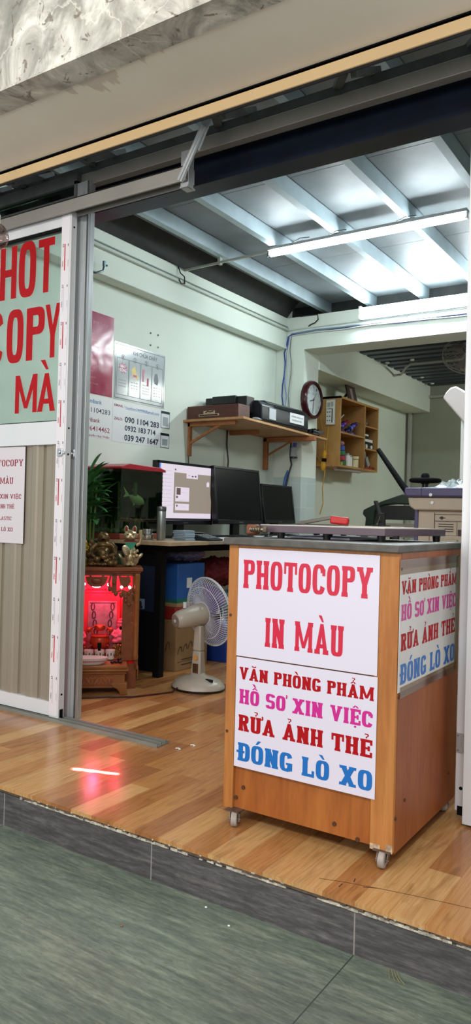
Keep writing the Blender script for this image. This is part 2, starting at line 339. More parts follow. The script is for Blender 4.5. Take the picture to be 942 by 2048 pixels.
def accents(s, w):
    G = []; c = w/2; y = 1.06
    for k in s:
        if k == '`': G.append([(c-.16, y+.22), (c-.02, y+.22), (c+.08, y), (c+.0, y)]); y += .1
        if k == "'": G.append([(c+.16, y+.22), (c+.02, y+.22), (c-.08, y), (c+.0, y)])
        if k == 'u': G += band(c, y+.14, .15, .13, .07, .08, 180, 360, n=10)
        if k == '^': G.append([(c-.17, y), (c-.06, y), (c+.03, y+.15), (c-.04, y+.15)]); G.append([(c+.17, y), (c+.06, y), (c-.03, y+.15), (c+.04, y+.15)]); y += .17
        if k == '?': G += band(c, y+.17, .1, .09, .055, .055, -70, 150, n=8); G.append([(c-.03, y), (c+.03, y), (c+.04, y+.1), (c-.02, y+.1)])
        if k == '.': G += band(c, -.12, .06, .06, .06, .06, 0, 360, n=8)
        if k == ',': G += band(w-.02, 1.0, .12, .14, .07, .08, -80, 70, n=8)
        if k == '-': G.append([(-.05, .44), (.3, .44), (.3, .57), (-.05, .57)])
    return G
def lay(mb, text, o, u, v, width, height, m=0, S=.19, sf=True, T=.13, gap=.07, space=.28, align=None):
    """letters fitted into width x height; o = foot of first letter, u/v unit vectors"""
    items = []; x = 0
    for ch in text:
        if ch == ' ': x += space; continue
        a = VN.get(ch); g, w = glyph(a[0] if a else ch, S, sf, T)
        items.append((x, g+(accents(a[1:], w) if a else []))); x += w+gap
    x -= gap; k = width/x; o, u, v = Vector(o), Vector(u), Vector(v)
    nn = u.cross(v)
    for x0, g in items:
        for gi, poly in enumerate(g):
            mb.add([o+u*((x0+a)*k)+v*(b*height)+nn*(gi*6e-6) for a, b in poly], [tuple(range(len(poly)))], m)
def write(mb, text, o, u, v, width, height, m=0, bold=0, shear=0):
    """small print from the built-in font, fitted to a box"""
    cu = bpy.data.curves.new('tmp', 'FONT'); cu.body = text; cu.offset = bold; cu.resolution_u = 2; cu.shear = shear
    ob = bpy.data.objects.new('tmp', cu); C.objects.link(ob); dg = bpy.context.evaluated_depsgraph_get()
    me = bpy.data.meshes.new_from_object(ob.evaluated_get(dg))
    if len(me.vertices):
        xs = [q.co.x for q in me.vertices]; x0, x1 = min(xs), max(xs); k = width/(x1-x0); kh = height/.72
        o, u, v = Vector(o), Vector(u), Vector(v)
        mb.add([o+u*((q.co.x-x0)*k)+v*(q.co.y*kh) for q in me.vertices], [tuple(p.vertices) for p in me.polygons], m)
    bpy.data.meshes.remove(me); bpy.data.objects.remove(ob); bpy.data.curves.remove(cu)
X, Y, Z = Vector((1, 0, 0)), Vector((0, 1, 0)), Vector((0, 0, 1))

# ------------------------------------------------------------------ the setting
struct('floor', MB().box((-3.4, 1.69, -.012), (.5, 8.6, 0)), M_FLOOR, smooth=0)
struct('floor_slab', MB().box((-3.6, 1.70, -.128), (.6, 8.6, -.013)), M_DARK, smooth=0)
struct('ground', MB().box((-6, -3, -.16), (3.5, 1.715, -.128)), M_GROUND, smooth=0)
struct('kerb_riser', MB().box((-3.6, 1.692, -.128), (.6, 1.70, -.022)), M_KERB, smooth=0)
mo = MB(); x = -3.5
M_MORT = mat('crumbling white mortar', '#b0a898', .9, var=.45, scale=60, bump=.5)
M_MORTD = mat('dirty screed edge', '#57483c', .9, var=.35, scale=50, bump=.4)
while x < .5:
    w = random.uniform(.004, .022); n_ = math.sin(x*7.3)+math.sin(x*17.1+1)+random.uniform(-.8, .8)
    if n_ > -.9: mo.box((x, 1.6895-random.uniform(0, .003), -.0225), (x+w, 1.70, -.0225+random.uniform(.002, .0075)), 0)
    if n_ < .4 or random.random() < .5: mo.box((x, 1.690-random.uniform(0, .0015), -.018), (x+w, 1.70, -.0125), 1)
    if random.random() < .12: mo.box((x, 1.6885, -.013), (x+w*.6, 1.70, -.010), 0)
    x += w*.85
mo.box((-3.6, 1.695, -.022), (.6, 1.71, -.012), 1)
struct('mortar_edge', mo, [M_MORT, M_MORTD], smooth=0)
# main room
struct('wall_left', MB().box((-3.36, 2.46, 0), (-3.2, 8.6, 2.72)), M_WALL, smooth=0)
struct('beam_left', MB().box((-3.2, 2.46, 2.31), (-3.1, 5.44, 2.565)), M_WALL, bevel=.004)
struct('wall_back', MB().box((-3.2, 5.44, 0), (-2.94, 5.70, 2.565)).box((-2.94, 5.44, 2.293), (.35, 5.70, 2.565)).box((-.45, 5.44, 0), (.35, 5.7, 2.293)), M_TILED, smooth=0)
struct('wall_right', MB().box((.35, 2.46, 0), (.45, 8.6, 2.72)), M_WALL, smooth=0)
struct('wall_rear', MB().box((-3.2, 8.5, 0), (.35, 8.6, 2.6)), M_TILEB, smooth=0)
struct('ledge_rear_room', MB().box((-3.2, 5.70, 2.17), (-2.93, 8.5, 2.49)), M_WALL, bevel=.004)
cb = MB()
cb.box((-3.15, 2.5, 2.69), (.35, 3.413, 2.72)).box((-3.15, 3.417, 2.69), (.35, 4.60, 2.72)).box((-3.15, 4.604, 2.69), (.35, 5.75, 2.72))
struct('ceiling', cb, M_BOARD, smooth=0)
struct('ceiling_gap_lining', MB().box((-3.16, 2.5, 2.715), (.35, 5.75, 2.73)), M_DARK, smooth=0)
# dark steel angle between left wall and ceiling
struct('steel_angle_left', MB().prism([(-3.2, 2.567), (-3.11, 2.567), (-3.0, 2.69), (-3.2, 2.69)], 'y', 2.5, 5.44), M_DARK, smooth=0)
struct('back_gap_panel', MB().box((-3.15, 5.60, 2.565), (.35, 5.62, 2.70)), M_DARK, smooth=0)  # dark panel put in for the darkness of the gap above the wall
def joist(x):
    j = MB(); x0, x1 = x, x+.043
    j.box((x0, 2.5, 2.600), (x1, 5.6, 2.603)).box((x1-.003, 2.5, 2.603), (x1, 5.6, 2.689)).box((x0, 2.5, 2.603), (x0+.003, 5.6, 2.615)).box((x0, 2.5, 2.686), (x1, 5.6, 2.689))
    return tag(j.build('ceiling_joist', M_GALV, smooth=0), 'galvanised steel ceiling joist running to the back wall', 'joist', 'galvanised ceiling joists', 'structure')
for x in (-2.825, -2.428, -2.0, -1.566, -1.135, -.71, -.29): joist(x)
# back room corrugated roof
cr = MB(); yy = 5.7; prof = []
while yy < 8.55:
    prof += [(yy, 2.47), (yy+.06, 2.47), (yy+.085, 2.50), (yy+.115, 2.50), (yy+.14, 2.47), (yy+.17, 2.47)]; yy += .17
for (a, b), (c, d) in zip(prof, prof[1:]): 
    if c > a: cr.quad((-2.93, a, b), (.35, a, b), (.35, c, d), (-2.93, c, d))
struct('ceiling_rear_room', cr, M_CORR, smooth=0)
struct('roof_cover', MB().box((-3.4, 5.7, 2.53), (.4, 8.6, 2.56)), M_DARK, smooth=0)
# facade above the opening
struct('wall_marble_upper', MB().box((-5.5, 1.77, 2.416), (2.2, 1.87, 4.2)).box((-5.5, 1.762, 2.410), (2.2, 1.872, 2.417)), M_MARBLE, smooth=0)
struct('soffit', MB().box((-5.5, 1.87, 2.416), (2.2, 2.197, 2.46)), M_SOFFIT, smooth=0)
struct('soffit_edge', MB().box((-5.5, 2.2, 2.366), (2.2, 2.206, 2.4125)).box((-5.5, 2.2, 2.404), (2.2, 2.24, 2.4125)), M_BEIGE, smooth=0)
struct('steel_angle_front', MB().box((-5.5, 2.207, 2.358), (2.2, 2.213, 2.44)).box((-5.5, 2.213, 2.372), (2.2, 2.225, 2.376)), mat('blackened steel angle', '#1e1f24', .5), smooth=0)
struct('front_beam', MB().box((-3.35, 2.50, 2.281), (.6, 2.60, 2.288)).box((-3.35, 2.545, 2.288), (.6, 2.553, 2.41)).box((-3.35, 2.50, 2.41), (.6, 2.60, 2.418)).box((-3.35, 2.502, 2.288), (.6, 2.508, 2.30)), M_NAVY, smooth=0)
struct('header_bar', MB().box((-2.472, 2.43, 2.379), (.6, 2.47, 2.433)), M_ALUD, bevel=.002)
struct('header_backing', MB().box((-3.4, 2.44, 2.435), (.6, 2.50, 2.475)), M_DARK2, smooth=0)
struct('upper_wall_green', MB().box((-2.3, 3.3, 2.74), (-1.22, 3.34, 3.9)), mat('pale green upper wall', '#a5b8a0', .7, var=.05, scale=3), smooth=0)
struct('void_plate_dark', MB().box((-3.6, 3.2, 2.74), (-2.3, 3.34, 3.9)).box((-1.22, 3.2, 2.74), (.6, 3.34, 3.9)), mat('dark plate for unlit void', '#2f312e', .8, var=.3), smooth=0)  # dark plates standing in for the unlit void above the ceiling
tr = MB()
for x0 in (-3.05, -2.75, -2.3, -1.62, -1.1, -.62):
    tr.bar((x0, 2.26, 2.40), (x0-.16, 2.52, 2.50), .03, .02); tr.bar((x0+.03, 2.27, 2.39), (x0+.02, 2.5, 2.52), .02, .025)
struct('roof_truss_struts', tr, M_DARK2, smooth=0)
struct('marble_return_lining', MB().box((-5.5, 1.87, 2.46), (2.2, 1.9, 4.2)), M_DARK2, smooth=0)

# ------------------------------------------------------------------ door frame, rails, track
struct('sliding_rail', MB().box((-3.4, 2.33, 2.222), (-1.80, 2.336, 2.283)).box((-3.4, 2.33, 2.277), (-1.80, 2.385, 2.283)).box((-3.4, 2.379, 2.222), (-1.80, 2.385, 2.283)).box((-3.4, 2.327, 2.222), (-1.80, 2.331, 2.236)), M_ALUD, bevel=.001)
br = MB().box((-1.835, 2.34, 2.200), (-1.832, 2.375, 2.345)).box((-1.832, 2.34, 2.2), (-1.80, 2.344, 2.345)).box((-1.835, 2.335, 2.2), (-1.795, 2.385, 2.206)).box((-1.802, 2.34, 2.2), (-1.797, 2.375, 2.345))
struct('rail_bracket', br, M_ALU, bevel=.001)
pst = MB().box((-2.472, 2.405, 0), (-2.400, 2.411, 2.385)).box((-2.406, 2.405, 0), (-2.400, 2.45, 2.385)).box((-2.472, 2.405, 0), (-2.466, 2.45, 2.385)).box((-2.44, 2.400, 0), (-2.425, 2.406, 2.34)).box((-2.4025, 2.42, 0), (-2.398, 2.43, 2.3))
struct('door_post', pst, M_ALU, bevel=.0015)
struct('transom_frame', MB().box((-3.4, 2.405, 2.385), (-2.472, 2.44, 2.435)).box((-2.49, 2.405, 2.28), (-2.472, 2.44, 2.40)).box((-3.4, 2.41, 2.33), (-2.472, 2.43, 2.338)), M_DARK2, bevel=.001)
struct('transom_glass', MB().box((-3.4, 2.42, 2.28), (-2.49, 2.425, 2.39)), thin('green tinted glass', '#9cb8a8', .06), smooth=0)
fr = MB().box((-3.4, 2.325, 0), (-1.865, 2.40, .004)).box((-3.4, 2.325, .004), (-1.865, 2.329, .014)).box((-3.4, 2.352, .004), (-1.865, 2.356, .016)).box((-3.4, 2.378, .004), (-1.865, 2.382, .016)).box((-3.4, 2.396, .004), (-1.865, 2.40, .012))
for x in (-1.95, -2.02, -2.3): fr.cyl((x, 2.367, .003), (x, 2.367, .0055), .004)
struct('floor_track', fr, mat('worn track aluminium', '#8f9088', .4, metal=.5, var=.12), smooth=0)
strut = thing('aluminium_strut', 'short aluminium strut hanging diagonally at the end of the sliding rail', 'strut', (-1.80, 2.30, 2.21))
MB().bar((-1.803, 2.295, 2.205), (-1.688, 2.285, 2.385), .024, .012, up=(0, 1, 0)).bar((-1.803, 2.288, 2.205), (-1.688, 2.278, 2.385), .006, .008, up=(0, 1, 0)).build('rail', M_ALU, strut, bevel=.001)
MB().bar((-1.735, 2.30, 2.315), (-1.67, 2.29, 2.42), .042, .004, up=(0, 1, 0)).build('plate', mat('clear plastic film', '#c6cdd2', .2, trans=.5), strut)

# sliding door, left leaf
d1 = tag(bpy.data.objects.new('door_1', None), kind='structure'); C.objects.link(d1); d1.location = (-2.9, 2.36, .012)
st = MB().box((-2.500, 2.35, .012), (-2.441, 2.383, 2.24))
st.build('stile', M_ALUW, d1, bevel=.0015)
h = MB().box((-2.4415, 2.357, .012), (-2.4395, 2.376, .05))
for z in (.115, 1.17, 1.285, 2.17): h.cyl((-2.441, 2.366, z), (-2.4392, 2.366, z), .0045)
h.build('screw_hole', M_BLACKM, d1)
MB().box((-3.4, 2.352, 2.180), (-2.5, 2.38, 2.24)).build('top_rail', M_ALUW, d1, bevel=.001)
MB().box((-3.4, 2.352, 1.215), (-2.5, 2.38, 1.318)).build('middle_rail', M_ALUW, d1, bevel=.001)
MB().box((-3.4, 2.352, .012), (-2.5, 2.38, .075)).build('bottom_rail', M_ALUW, d1, bevel=.001)
MB().box((-3.4, 2.356, 2.169), (-2.5, 2.372, 2.180)).box((-3.4, 2.356, 1.318), (-2.5, 2.372, 1.322)).box((-2.504, 2.356, 1.32), (-2.5, 2.372, 2.17)).build('gasket', M_BLACKM, d1, smooth=0)
MB().box((-3.4, 2.362, 1.32), (-2.502, 2.367, 2.172)).build('glass_pane', thin('clear door glass', '#f2faf6'), d1, smooth=0)
rp = MB(); xx = -3.38; prof = []
while xx < -2.505:
    prof += [(xx, 2.374), (xx+.012, 2.368), (xx+.05, 2.366), (xx+.058, 2.362), (xx+.085, 2.361), (xx+.093, 2.366), (xx+.125, 2.367), (xx+.127, 2.375), (xx+.13, 2.375)]; xx += .132
prof = [p for p in prof if p[0] < -2.5]+[(-2.5, 2.37)]
for (a, b), (c, d) in zip(prof, prof[1:]): rp.quad((a, b, .075), (c, d, .075), (c, d, 1.215), (a, b, 1.215))
rp.build('ribbed_panel', mat('ribbed greige panel', '#8f8576', .4, metal=.15, var=.03), d1, smooth=60)
film = MB().box((-2.499, 2.3485, .02), (-2.449, 2.3498, 2.24)); fm = [mat('protective film', '#dcd6da', .35), M_LREDF, mat('grey print', '#6d6468', .5), mat('faint grey print', '#b4adb2', .5)]
for k in range(-1, 8):
    z0 = .055+.345*k+.02
    for z, red in ((z0, 0), (z0+.18, 1)):
        if z < .03 or z+.12 > 2.24: continue
        f = 2.3482; dx = -.010 if red else 0
        film.quad((-2.489+dx*.2, f, z+.105), (-2.480+dx*.2, f, z+.105), (-2.480+dx*.2, f, z+.118), (-2.489+dx*.2, f, z+.118), 2)
        film.quad((-2.487+dx*.2, f-.0001, z+.108), (-2.482+dx*.2, f-.0001, z+.108), (-2.482+dx*.2, f-.0001, z+.115), (-2.487+dx*.2, f-.0001, z+.115), 0)
        if red: film.quad((-2.479, f, z), (-2.473, f, z), (-2.473, f, z+.118), (-2.479, f, z+.118), 1)
        else: film.quad((-2.481, f, z), (-2.478, f, z), (-2.478, f, z+.11), (-2.481, f, z+.11), 3)
        write(film, 'VISIA', (-2.492, f, z+.045), -Z, X, .028, .0075, 1 if red else 2, bold=.02)
        write(film, 'PROFILE', (-2.457, f, z+.045), -Z, X, .03, .004, 1 if red else 2)
        write(film, 'profile', (-2.489, f, z+.095), -Z, X, .035, .005, 3)
        film.quad((-2.459, f, z+.105), (-2.454, f, z+.105), (-2.454, f, z+.116), (-2.459, f, z+.116), 2)
film.build('protective_film', fm, d1, smooth=0)
lt = MB().box((-2.487, 2.343, 1.16), (-2.455, 2.349, 1.195)).cyl((-2.471, 2.343, 1.178), (-2.471, 2.338, 1.178), .008).box((-2.455, 2.343, 1.17), (-2.441, 2.347, 1.185))
lt.build('latch', M_CHROME, d1, bevel=.003)
tl = MB()
def cond(txt, x0, x1, z0, z1, yy=2.3605): lay(tl, txt, (x0, yy, z0), X, Z, x1-x0, z1-z0, S=.185, sf=False, T=.15, gap=.075)
cond('P', -3.05, -2.94, 1.91, 2.155); cond('H', -2.918, -2.803, 1.906, 2.152); cond('O', -2.788, -2.672, 1.90, 2.158); cond('T', -2.658, -2.553, 1.905, 2.15)
cond('C', -3.0, -2.885, 1.606, 1.853); cond('O', -2.86, -2.745, 1.602, 1.853); cond('P', -2.725, -2.605, 1.605, 1.846); cond('Y', -2.603, -2.503, 1.606, 1.847)
cond('I', -3.08, -3.04, 1.366, 1.541); cond('N', -3.02, -2.912, 1.366, 1.541); cond('M', -2.79, -2.643, 1.366, 1.541)
cond('A', -2.64, -2.525, 1.366, 1.538); tl.add([(-2.625, 2.3605, 1.60), (-2.595, 2.3605, 1.60), (-2.572, 2.3605, 1.555), (-2.588, 2.3605, 1.555)], [(0, 1, 2, 3)])
tl.build('lettering', M_REDD, d1, smooth=0)
# keeper on the post
struct('latch_keeper', MB().box((-2.466, 2.394, 1.155), (-2.432, 2.405, 1.195)).cyl((-2.447, 2.394, 1.175), (-2.447, 2.388, 1.175), .008), M_CHROME, bevel=.004)
# right hand leaves
d2 = tag(bpy.data.objects.new('door_2', None), kind='structure'); C.objects.link(d2); d2.location = (-.6, 2.36, .012)
MB().box((-.700, 2.35, .025), (-.650, 2.385, 2.24)).box((-.65, 2.352, .012), (.2, 2.38, .08)).box((-.65, 2.352, 1.215), (.2, 2.38, 1.318)).build('stile', M_ALUW, d2, bevel=.0015)
hh = MB().box((-.692, 2.3485, .012), (-.668, 2.36, .04))
hh.cyl((-.682, 2.3490, .095), (-.682, 2.3515, .095), .0055)
hh.build('screw_hole', M_BLACKM, d2)
k = MB().box((-.698, 2.346, .205), (-.668, 2.350, .265))
for a in (-.693, -.673):
    for b in (.212, .258): k.cyl((a, 2.346, b), (a, 2.344, b), .003, n=8, m=1)
k.build('hinge_plate', [M_ALU, M_GREY], d2)
MB().box((-.65, 2.362, .08), (.2, 2.367, 2.2)).build('panel', M_ALUW, d2, smooth=0)
d3 = tag(bpy.data.objects.new('door_3', None), kind='structure'); C.objects.link(d3); d3.location = (-.6, 2.32, .005)
MB().box((-.662, 2.300, .006), (-.60, 2.335, 2.24)).box((-.60, 2.31, .006), (.3, 2.33, 2.24)).build('stile', M_ALUW, d3, bevel=.0015)
lk = MB().box((-.652, 2.298, .985), (-.633, 2.301, 1.04), 1).box((-.648, 2.2975, .995), (-.64, 2.299, 1.03), 0)
lk.cyl((-.640, 2.2975, 1.33), (-.640, 2.301, 1.33), .0045, m=0)
lk.box((-.656, 2.2985, 1.40), (-.62, 2.3005, 1.462), 2); lk.cyl((-.651, 2.2985, 1.412), (-.651, 2.296, 1.412), .003, m=1); lk.cyl((-.651, 2.2985, 1.452), (-.651, 2.296, 1.452), .003, m=1)
lk.build('lock', [M_BLACKM, mat('rusty steel', '#9a8a82', .5, metal=.4), M_ALU], d3)

# round glass lamp in front of the fascia
lp = thing('glass_lamp', 'clear round glass lamp hanging at the left edge by the door', 'lamp', (-2.635, 2.1, 2.03))
MB().ell((-2.635, 2.1, 2.08), .056, n=20).build('globe', thin('smoked lamp glass', '#c8b8b4', .03, 1, 1.7), lp)
MB().cyl((-2.635, 2.1, 2.125), (-2.635, 2.1, 2.17), .02).cyl((-2.635, 2.1, 2.06), (-2.635, 2.1, 2.12), .012).build('socket', M_WHITE, lp)
MB().tube([(-2.635, 2.1, 2.17), (-2.635, 2.1, 2.416)], .003).build('cord', M_BLACK, lp)

# ------------------------------------------------------------------ the rolling counter
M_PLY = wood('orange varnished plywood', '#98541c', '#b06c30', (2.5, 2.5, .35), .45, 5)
M_PLYS = wood('side plywood with painted shade', '#8c4718', '#a05a24', (2.5, 2.5, .35), .45, 5)  # darker copy of the front plywood, shade put into the colour
M_PINE = wood('knotty pine batten', '#ac6c32', '#c28646', (3, 3, .3), .5, 5, '#6b3716')
ct = thing('rolling_counter', 'orange plywood counter box on casters carrying the printed photocopy signs', 'counter', (-.99, 2.16, 0))
bx = MB().box((-1.235, 1.912, .045), (-.79, 1.925, .833)).build('front_panel', M_PLY, ct)
kn = MB()
for x, z in ((-1.20, .11), (-.90, .075), (-1.225, .075), (-.83, .05)): kn.cyl((x, 1.912, z), (x, 1.9085, z), .006, n=12)
for x, z in ((-1.258, .27), (-1.256, .62)): kn.cyl((x, 1.9035, z), (x, 1.9015, z), .005, n=10)
for y, z in ((1.915, .13), (1.98, .16), (1.918, .45), (1.912, .79), (2.41, .81), (2.36, .13), (1.95, .73)): kn.cyl((-.727, y, z), (-.7235, y, z), .0045, n=10)
kn.build('screw', mat('dark screw head', '#4a2c16', .6), ct)
for x0, x1 in ((-1.267, -1.232), (-.792, -.727)):
    MB().box((x0, 1.902, .040), (x1, 1.935, .833)).build('corner_post', M_PINE, ct, bevel=.002)
MB().box((-1.232, 1.904, .815), (-.792, 1.93, .833)).build('top_batten', M_PINE, ct)
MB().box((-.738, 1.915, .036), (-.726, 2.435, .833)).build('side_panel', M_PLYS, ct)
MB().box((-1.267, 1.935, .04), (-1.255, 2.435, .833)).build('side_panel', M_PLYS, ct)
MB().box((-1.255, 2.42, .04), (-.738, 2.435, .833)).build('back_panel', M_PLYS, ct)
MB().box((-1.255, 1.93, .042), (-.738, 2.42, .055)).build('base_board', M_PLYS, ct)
MB().box((-.79, 1.9012, .040), (-.762, 1.9022, .055)).box((-.745, 1.9012, .040), (-.727, 1.9022, .062)).build('worn_edge', mat('chipped pale wood', '#b59a80', .8, var=.4, scale=60, alpha=1), ct)
sl = MB().box((-1.278, 1.885, .832), (-.722, 2.445, .853)).build('stone_top', mat('rough grey stone slab', '#524e48', .5, var=.25, scale=22, bump=.25), ct, bevel=.004)
def caster(x, y, a):
    c = thing('caster', None, None, (0, 0, 0)); c.parent = ct; c.location = Vector((x, y, 0))-Vector(ct.location)
    W = Vector((x, y, 0)); r = RZ(a)
    def T(p): return tuple(r @ Vector(p)+W)
    f = MB(); f.box((-.024+x, -.024+y, .0405), (.024+x, .024+y, .0445))
    for s in (-1, 1):
        f.add([T(p) for p in ((s*.013, -.018, .041), (s*.013, .016, .041), (s*.013, -.016, .015), (s*.013, -.03, .017), (s*.0155, -.018, .041), (s*.0155, .016, .041), (s*.0155, -.016, .015), (s*.0155, -.03, .017))], [(0, 1, 2, 3), (4, 7, 6, 5), (0, 4, 5, 1), (1, 5, 6, 2), (2, 6, 7, 3), (3, 7, 4, 0)])
    f.cyl(T((-.018, -.022, .0215)), T((.018, -.022, .0215)), .0035, n=8)
    f.build('fork', mat('rusty caster steel', '#6b5a4e', .5, metal=.6, var=.3, scale=60), c)
    MB().cyl(T((-.009, -.022, .0215)), T((.009, -.022, .0215)), .0212, n=28).build('wheel', mat('worn grey wheel', '#9a9088', .6, var=.2, scale=40), c, bevel=.003)
    return c
caster(-1.222, 1.905, .45); caster(-.755, 1.918, .12); caster(-.76, 2.405, .6); caster(-1.235, 2.405, -.2)

def sheet(name, label, cat, boxmb, mats): return tag(boxmb.build(name, mats, smooth=0), label, cat)
yf = 1.9005
s1 = MB().box((-1.230, yf-.0012, .502), (-.781, yf, .8235)); s1o = sheet('printed_sign', 'white sign with large crimson PHOTOCOPY IN MÀU on the counter front', 'sign', s1, M_PAPER)
def line(par, txt, p0, wd, ht, m, u=X, **k):
    q = MB(); lay(q, txt, p0, u, Z, wd, ht, **k); return q.build('lettering', m, par, smooth=0)
yl = yf-.0016
line(s1o, 'PHOTOCOPY', (-1.212, yl, .7055), .4125, .0840, M_RED); line(s1o, 'IN MÀU', (-1.132, yl, .5395), .2515, .0845, M_RED, space=.4)
s2 = MB().box((-1.2285, yf-.0012, .1725), (-.779, yf, .4985)); s2o = sheet('printed_sign', 'white four line sign in red, magenta and blue low on the counter front', 'sign', s2, M_PAPER)
kw = dict(S=.2, space=.32, gap=.06, T=.16)
line(s2o, 'VĂN PHÒNG PHẨM', (-1.217, yl, .4335), .429, .0365, M_REDD, **kw); line(s2o, 'HỒ SƠ XIN VIỆC', (-1.215, yl, .3615), .425, .043, M_MAG, **kw)
line(s2o, 'RỬA ẢNH THẺ', (-1.216, yl, .281), .427, .0475, M_REDD, **kw); line(s2o, 'ĐÓNG LÒ XO', (-1.216, yl, .192), .429, .0535, M_BLUE, **kw)
xs = -.7253
s3 = MB().box((xs, 1.905, .463), (xs+.0012, 2.402, .790)); s3o = sheet('printed_sign', 'creased four line sign taped to the side of the counter', 'sign', s3, mat('wrinkled grey white sheet', '#cfcdca', .3, var=.07, scale=9, bump=.25))
tp = MB()
for a, b in (((xs+.0014, 1.90, .775), (xs+.0017, 2.41, .815)), ((xs+.0014, 2.385, .45), (xs+.0017, 2.418, .81)), ((xs+.0014, 1.92, .445), (xs+.0017, 2.41, .475))): tp.box(a, b)
tp.build('clear_tape', thin('clear tape', '#e0d4c0', .15, .9, 1.6), s3o, smooth=0)
xl = xs+.0016
line(s3o, 'VĂN PHÒNG PHẨM', (xl, 1.914, .7215), .478, .0365, M_REDD, Y, **kw); line(s3o, 'HỒ SƠ XIN VIỆC', (xl, 1.916, .652), .476, .043, M_MAG, Y, **kw)
line(s3o, 'RỬA ẢNH THẺ', (xl, 1.918, .571), .466, .046, M_REDD, Y, **kw); line(s3o, 'ĐÓNG LÒ XO', (xl, 1.919, .482), .468, .054, M_BLUE, Y, **kw)

# binding press lying on the counter
pr = thing('paper_trimmer', 'low purple brown metal trimming bed on stub feet with a bolt end', 'paper trimmer', (-1.03, 2.22, .853))
A, B_, Cc, D = Vector((-1.24, 2.03, 0)), Vector((-.85, 2.10, 0)), Vector((-.775, 2.43, 0)), Vector((-1.17, 2.36, 0))
def pan(z0, z1, ins=0):
    c = (A+B_+Cc+D)/4; P = [p+(c-p)*ins for p in (A, B_, Cc, D)]
    return [tuple(p+Z*z0) for p in P]+[tuple(p+Z*z1) for p in P], [(0, 3, 2, 1), (4, 5, 6, 7), (0, 1, 5, 4), (1, 2, 6, 5), (2, 3, 7, 6), (3, 0, 4, 7)]
MB().add(*pan(.871, .8925)).build('bed_frame', mat('purple brown painted steel', '#564650', .4, var=.12), pr, bevel=.001)
MB().add(*pan(.8925, .895, .01)).build('bed_plate', mat('pale worn bed plate', '#b9b2a4', .35), pr)
for p in (A.lerp(Cc, .07)+Vector((.03, .0, 0)), A.lerp(B_, .52)+Vector((0, .03, 0)), B_.lerp(D, .05), Cc.lerp(A, .05), D.lerp(B_, .06)):
    MB().cyl(p+Z*.853, p+Z*.872, .011, .013, n=16).build('foot', M_BLACK, pr)
MB().box((-1.272, 2.0, .862), (-1.235, 2.03, .894)).build('end_block', wood('reddish brown wood block', '#7a4630', '#8d553b', (1, 3, 3), .5), pr, bevel=.006)
sp = MB().cyl((-1.25, 1.99, .879), (-1.195, 2.0, .879), .0055, n=12)
for k_ in range(6): sp.cyl((-1.246+k_*.006, 1.99, .879), (-1.243+k_*.006, 1.99, .879), .0085, n=14)
sp.cyl((-1.205, 1.999, .879), (-1.195, 2.0, .879), .0095, n=6); sp.build('bolt', mat('brass grey bolt', '#9a8c78', .35, metal=.8), pr)
sg = thing('heavy_stapler', 'long grey stapler with a bright red grip behind the trimmer', 'stapler', (-1.12, 2.30, .895))
MB().bar((-1.24, 2.285, .899), (-1.125, 2.31, .922), .018, .012).bar((-1.25, 2.28, .897), (-1.07, 2.32, .897), .02, .004).build('arm', mat('grey stapler metal', '#5a554e', .4, metal=.5), sg, bevel=.002)
MB().bar((-1.13, 2.308, .915), (-1.07, 2.325, .909), .026, .026).build('grip', mat('bright red plastic', '#b31a1c', .35), sg, bevel=.006)
tag(MB().box((-1.20, 2.16, .853), (-.99, 2.40, .858)).box((-1.20, 2.16, .858), (-.99, 2.40, .8595), 1).build('folder', [M_PAPER2, mat('blue plastic folder', '#3748b0', .3)]), 'blue plastic folder lying under the trimming bed', 'folder')

# ------------------------------------------------------------------ tubes, conduits, cables
M_TUBE = mat('lit fluorescent tube', '#ffffff', .5, emit='#eefaff', es=98)
def fixture(y, z, x0, x1, label, batten_up=True):
    t = thing('fluorescent_light', label, 'light', ((x0+x1)/2, y, z))
    MB().cyl((x0+.015, y, z), (x1-.015, y, z), .0175, n=20).build('tube', M_TUBE, t)
    for a in (x0, x1-.018): MB().box((a, y-.014, z-.014), (a+.018, y+.014, z+.03)).build('end_cap', M_WHITE, t, bevel=.002)
    if batten_up: MB().box((x0, y-.024, z+.018), (x1, y+.024, z+.036)).build('batten', mat('grey white enamel', '#b9bdbd', .5), t, bevel=.002)
    else: MB().box((x0, y+.012, z-.02), (x1, y+.045, z+.02)).build('batten', M_WHITE, t, bevel=.002)
    return t
fixture(4.04, 2.562, -2.45, -1.21, 'long fluorescent tube light slung across under the ceiling joists')
fixture(5.39, 2.535, -2.44, -1.22, 'fluorescent tube light along the top of the back wall lintel', False)
fixture(5.39, 2.484, -2.44, -1.22, 'second fluorescent tube just below the one on the back wall', False)
cd = MB().bar((-3.10, 4.02, 2.556), (-2.45, 4.04, 2.580), .013, .013).box((-2.83, 4.02, 2.555), (-2.81, 4.05, 2.605)); 
tag(cd.build('cable_conduit', mat('off white conduit', '#c3c8c0', .5)), 'white conduit bar from the left wall to the hanging tube light', 'conduit')
lc = MB().tube([(-2.45, 4.03, 2.57), (-2.455, 4.03, 2.54), (-2.45, 4.035, 2.60)], .004).build('tube_clip', M_BLACK)
tag(lc, 'black clip wire at the left end of the hanging tube light', 'wire')
for i, x in enumerate((-2.26, -2.02, -1.60)):
    tag(MB().tube([(x, 4.01, 2.598), (x+.02, 3.99, 2.59), (x+.06, 3.98, 2.60), (x+.12, 3.99, 2.598)], .0028).build('tie_wire', M_BLACK), 'black tie wire over the hanging tube fixture, %s' % ('nearest the left wall', 'the middle one', 'the one furthest right')[i], 'wire')
tag(MB().box((-3.1, 2.5, 2.452), (-3.075, 5.425, 2.474)).build('wall_conduit', mat('painted square conduit', '#bcc6bb', .5), bevel=.004), 'pale square conduit running the length of the left wall beam', 'conduit')
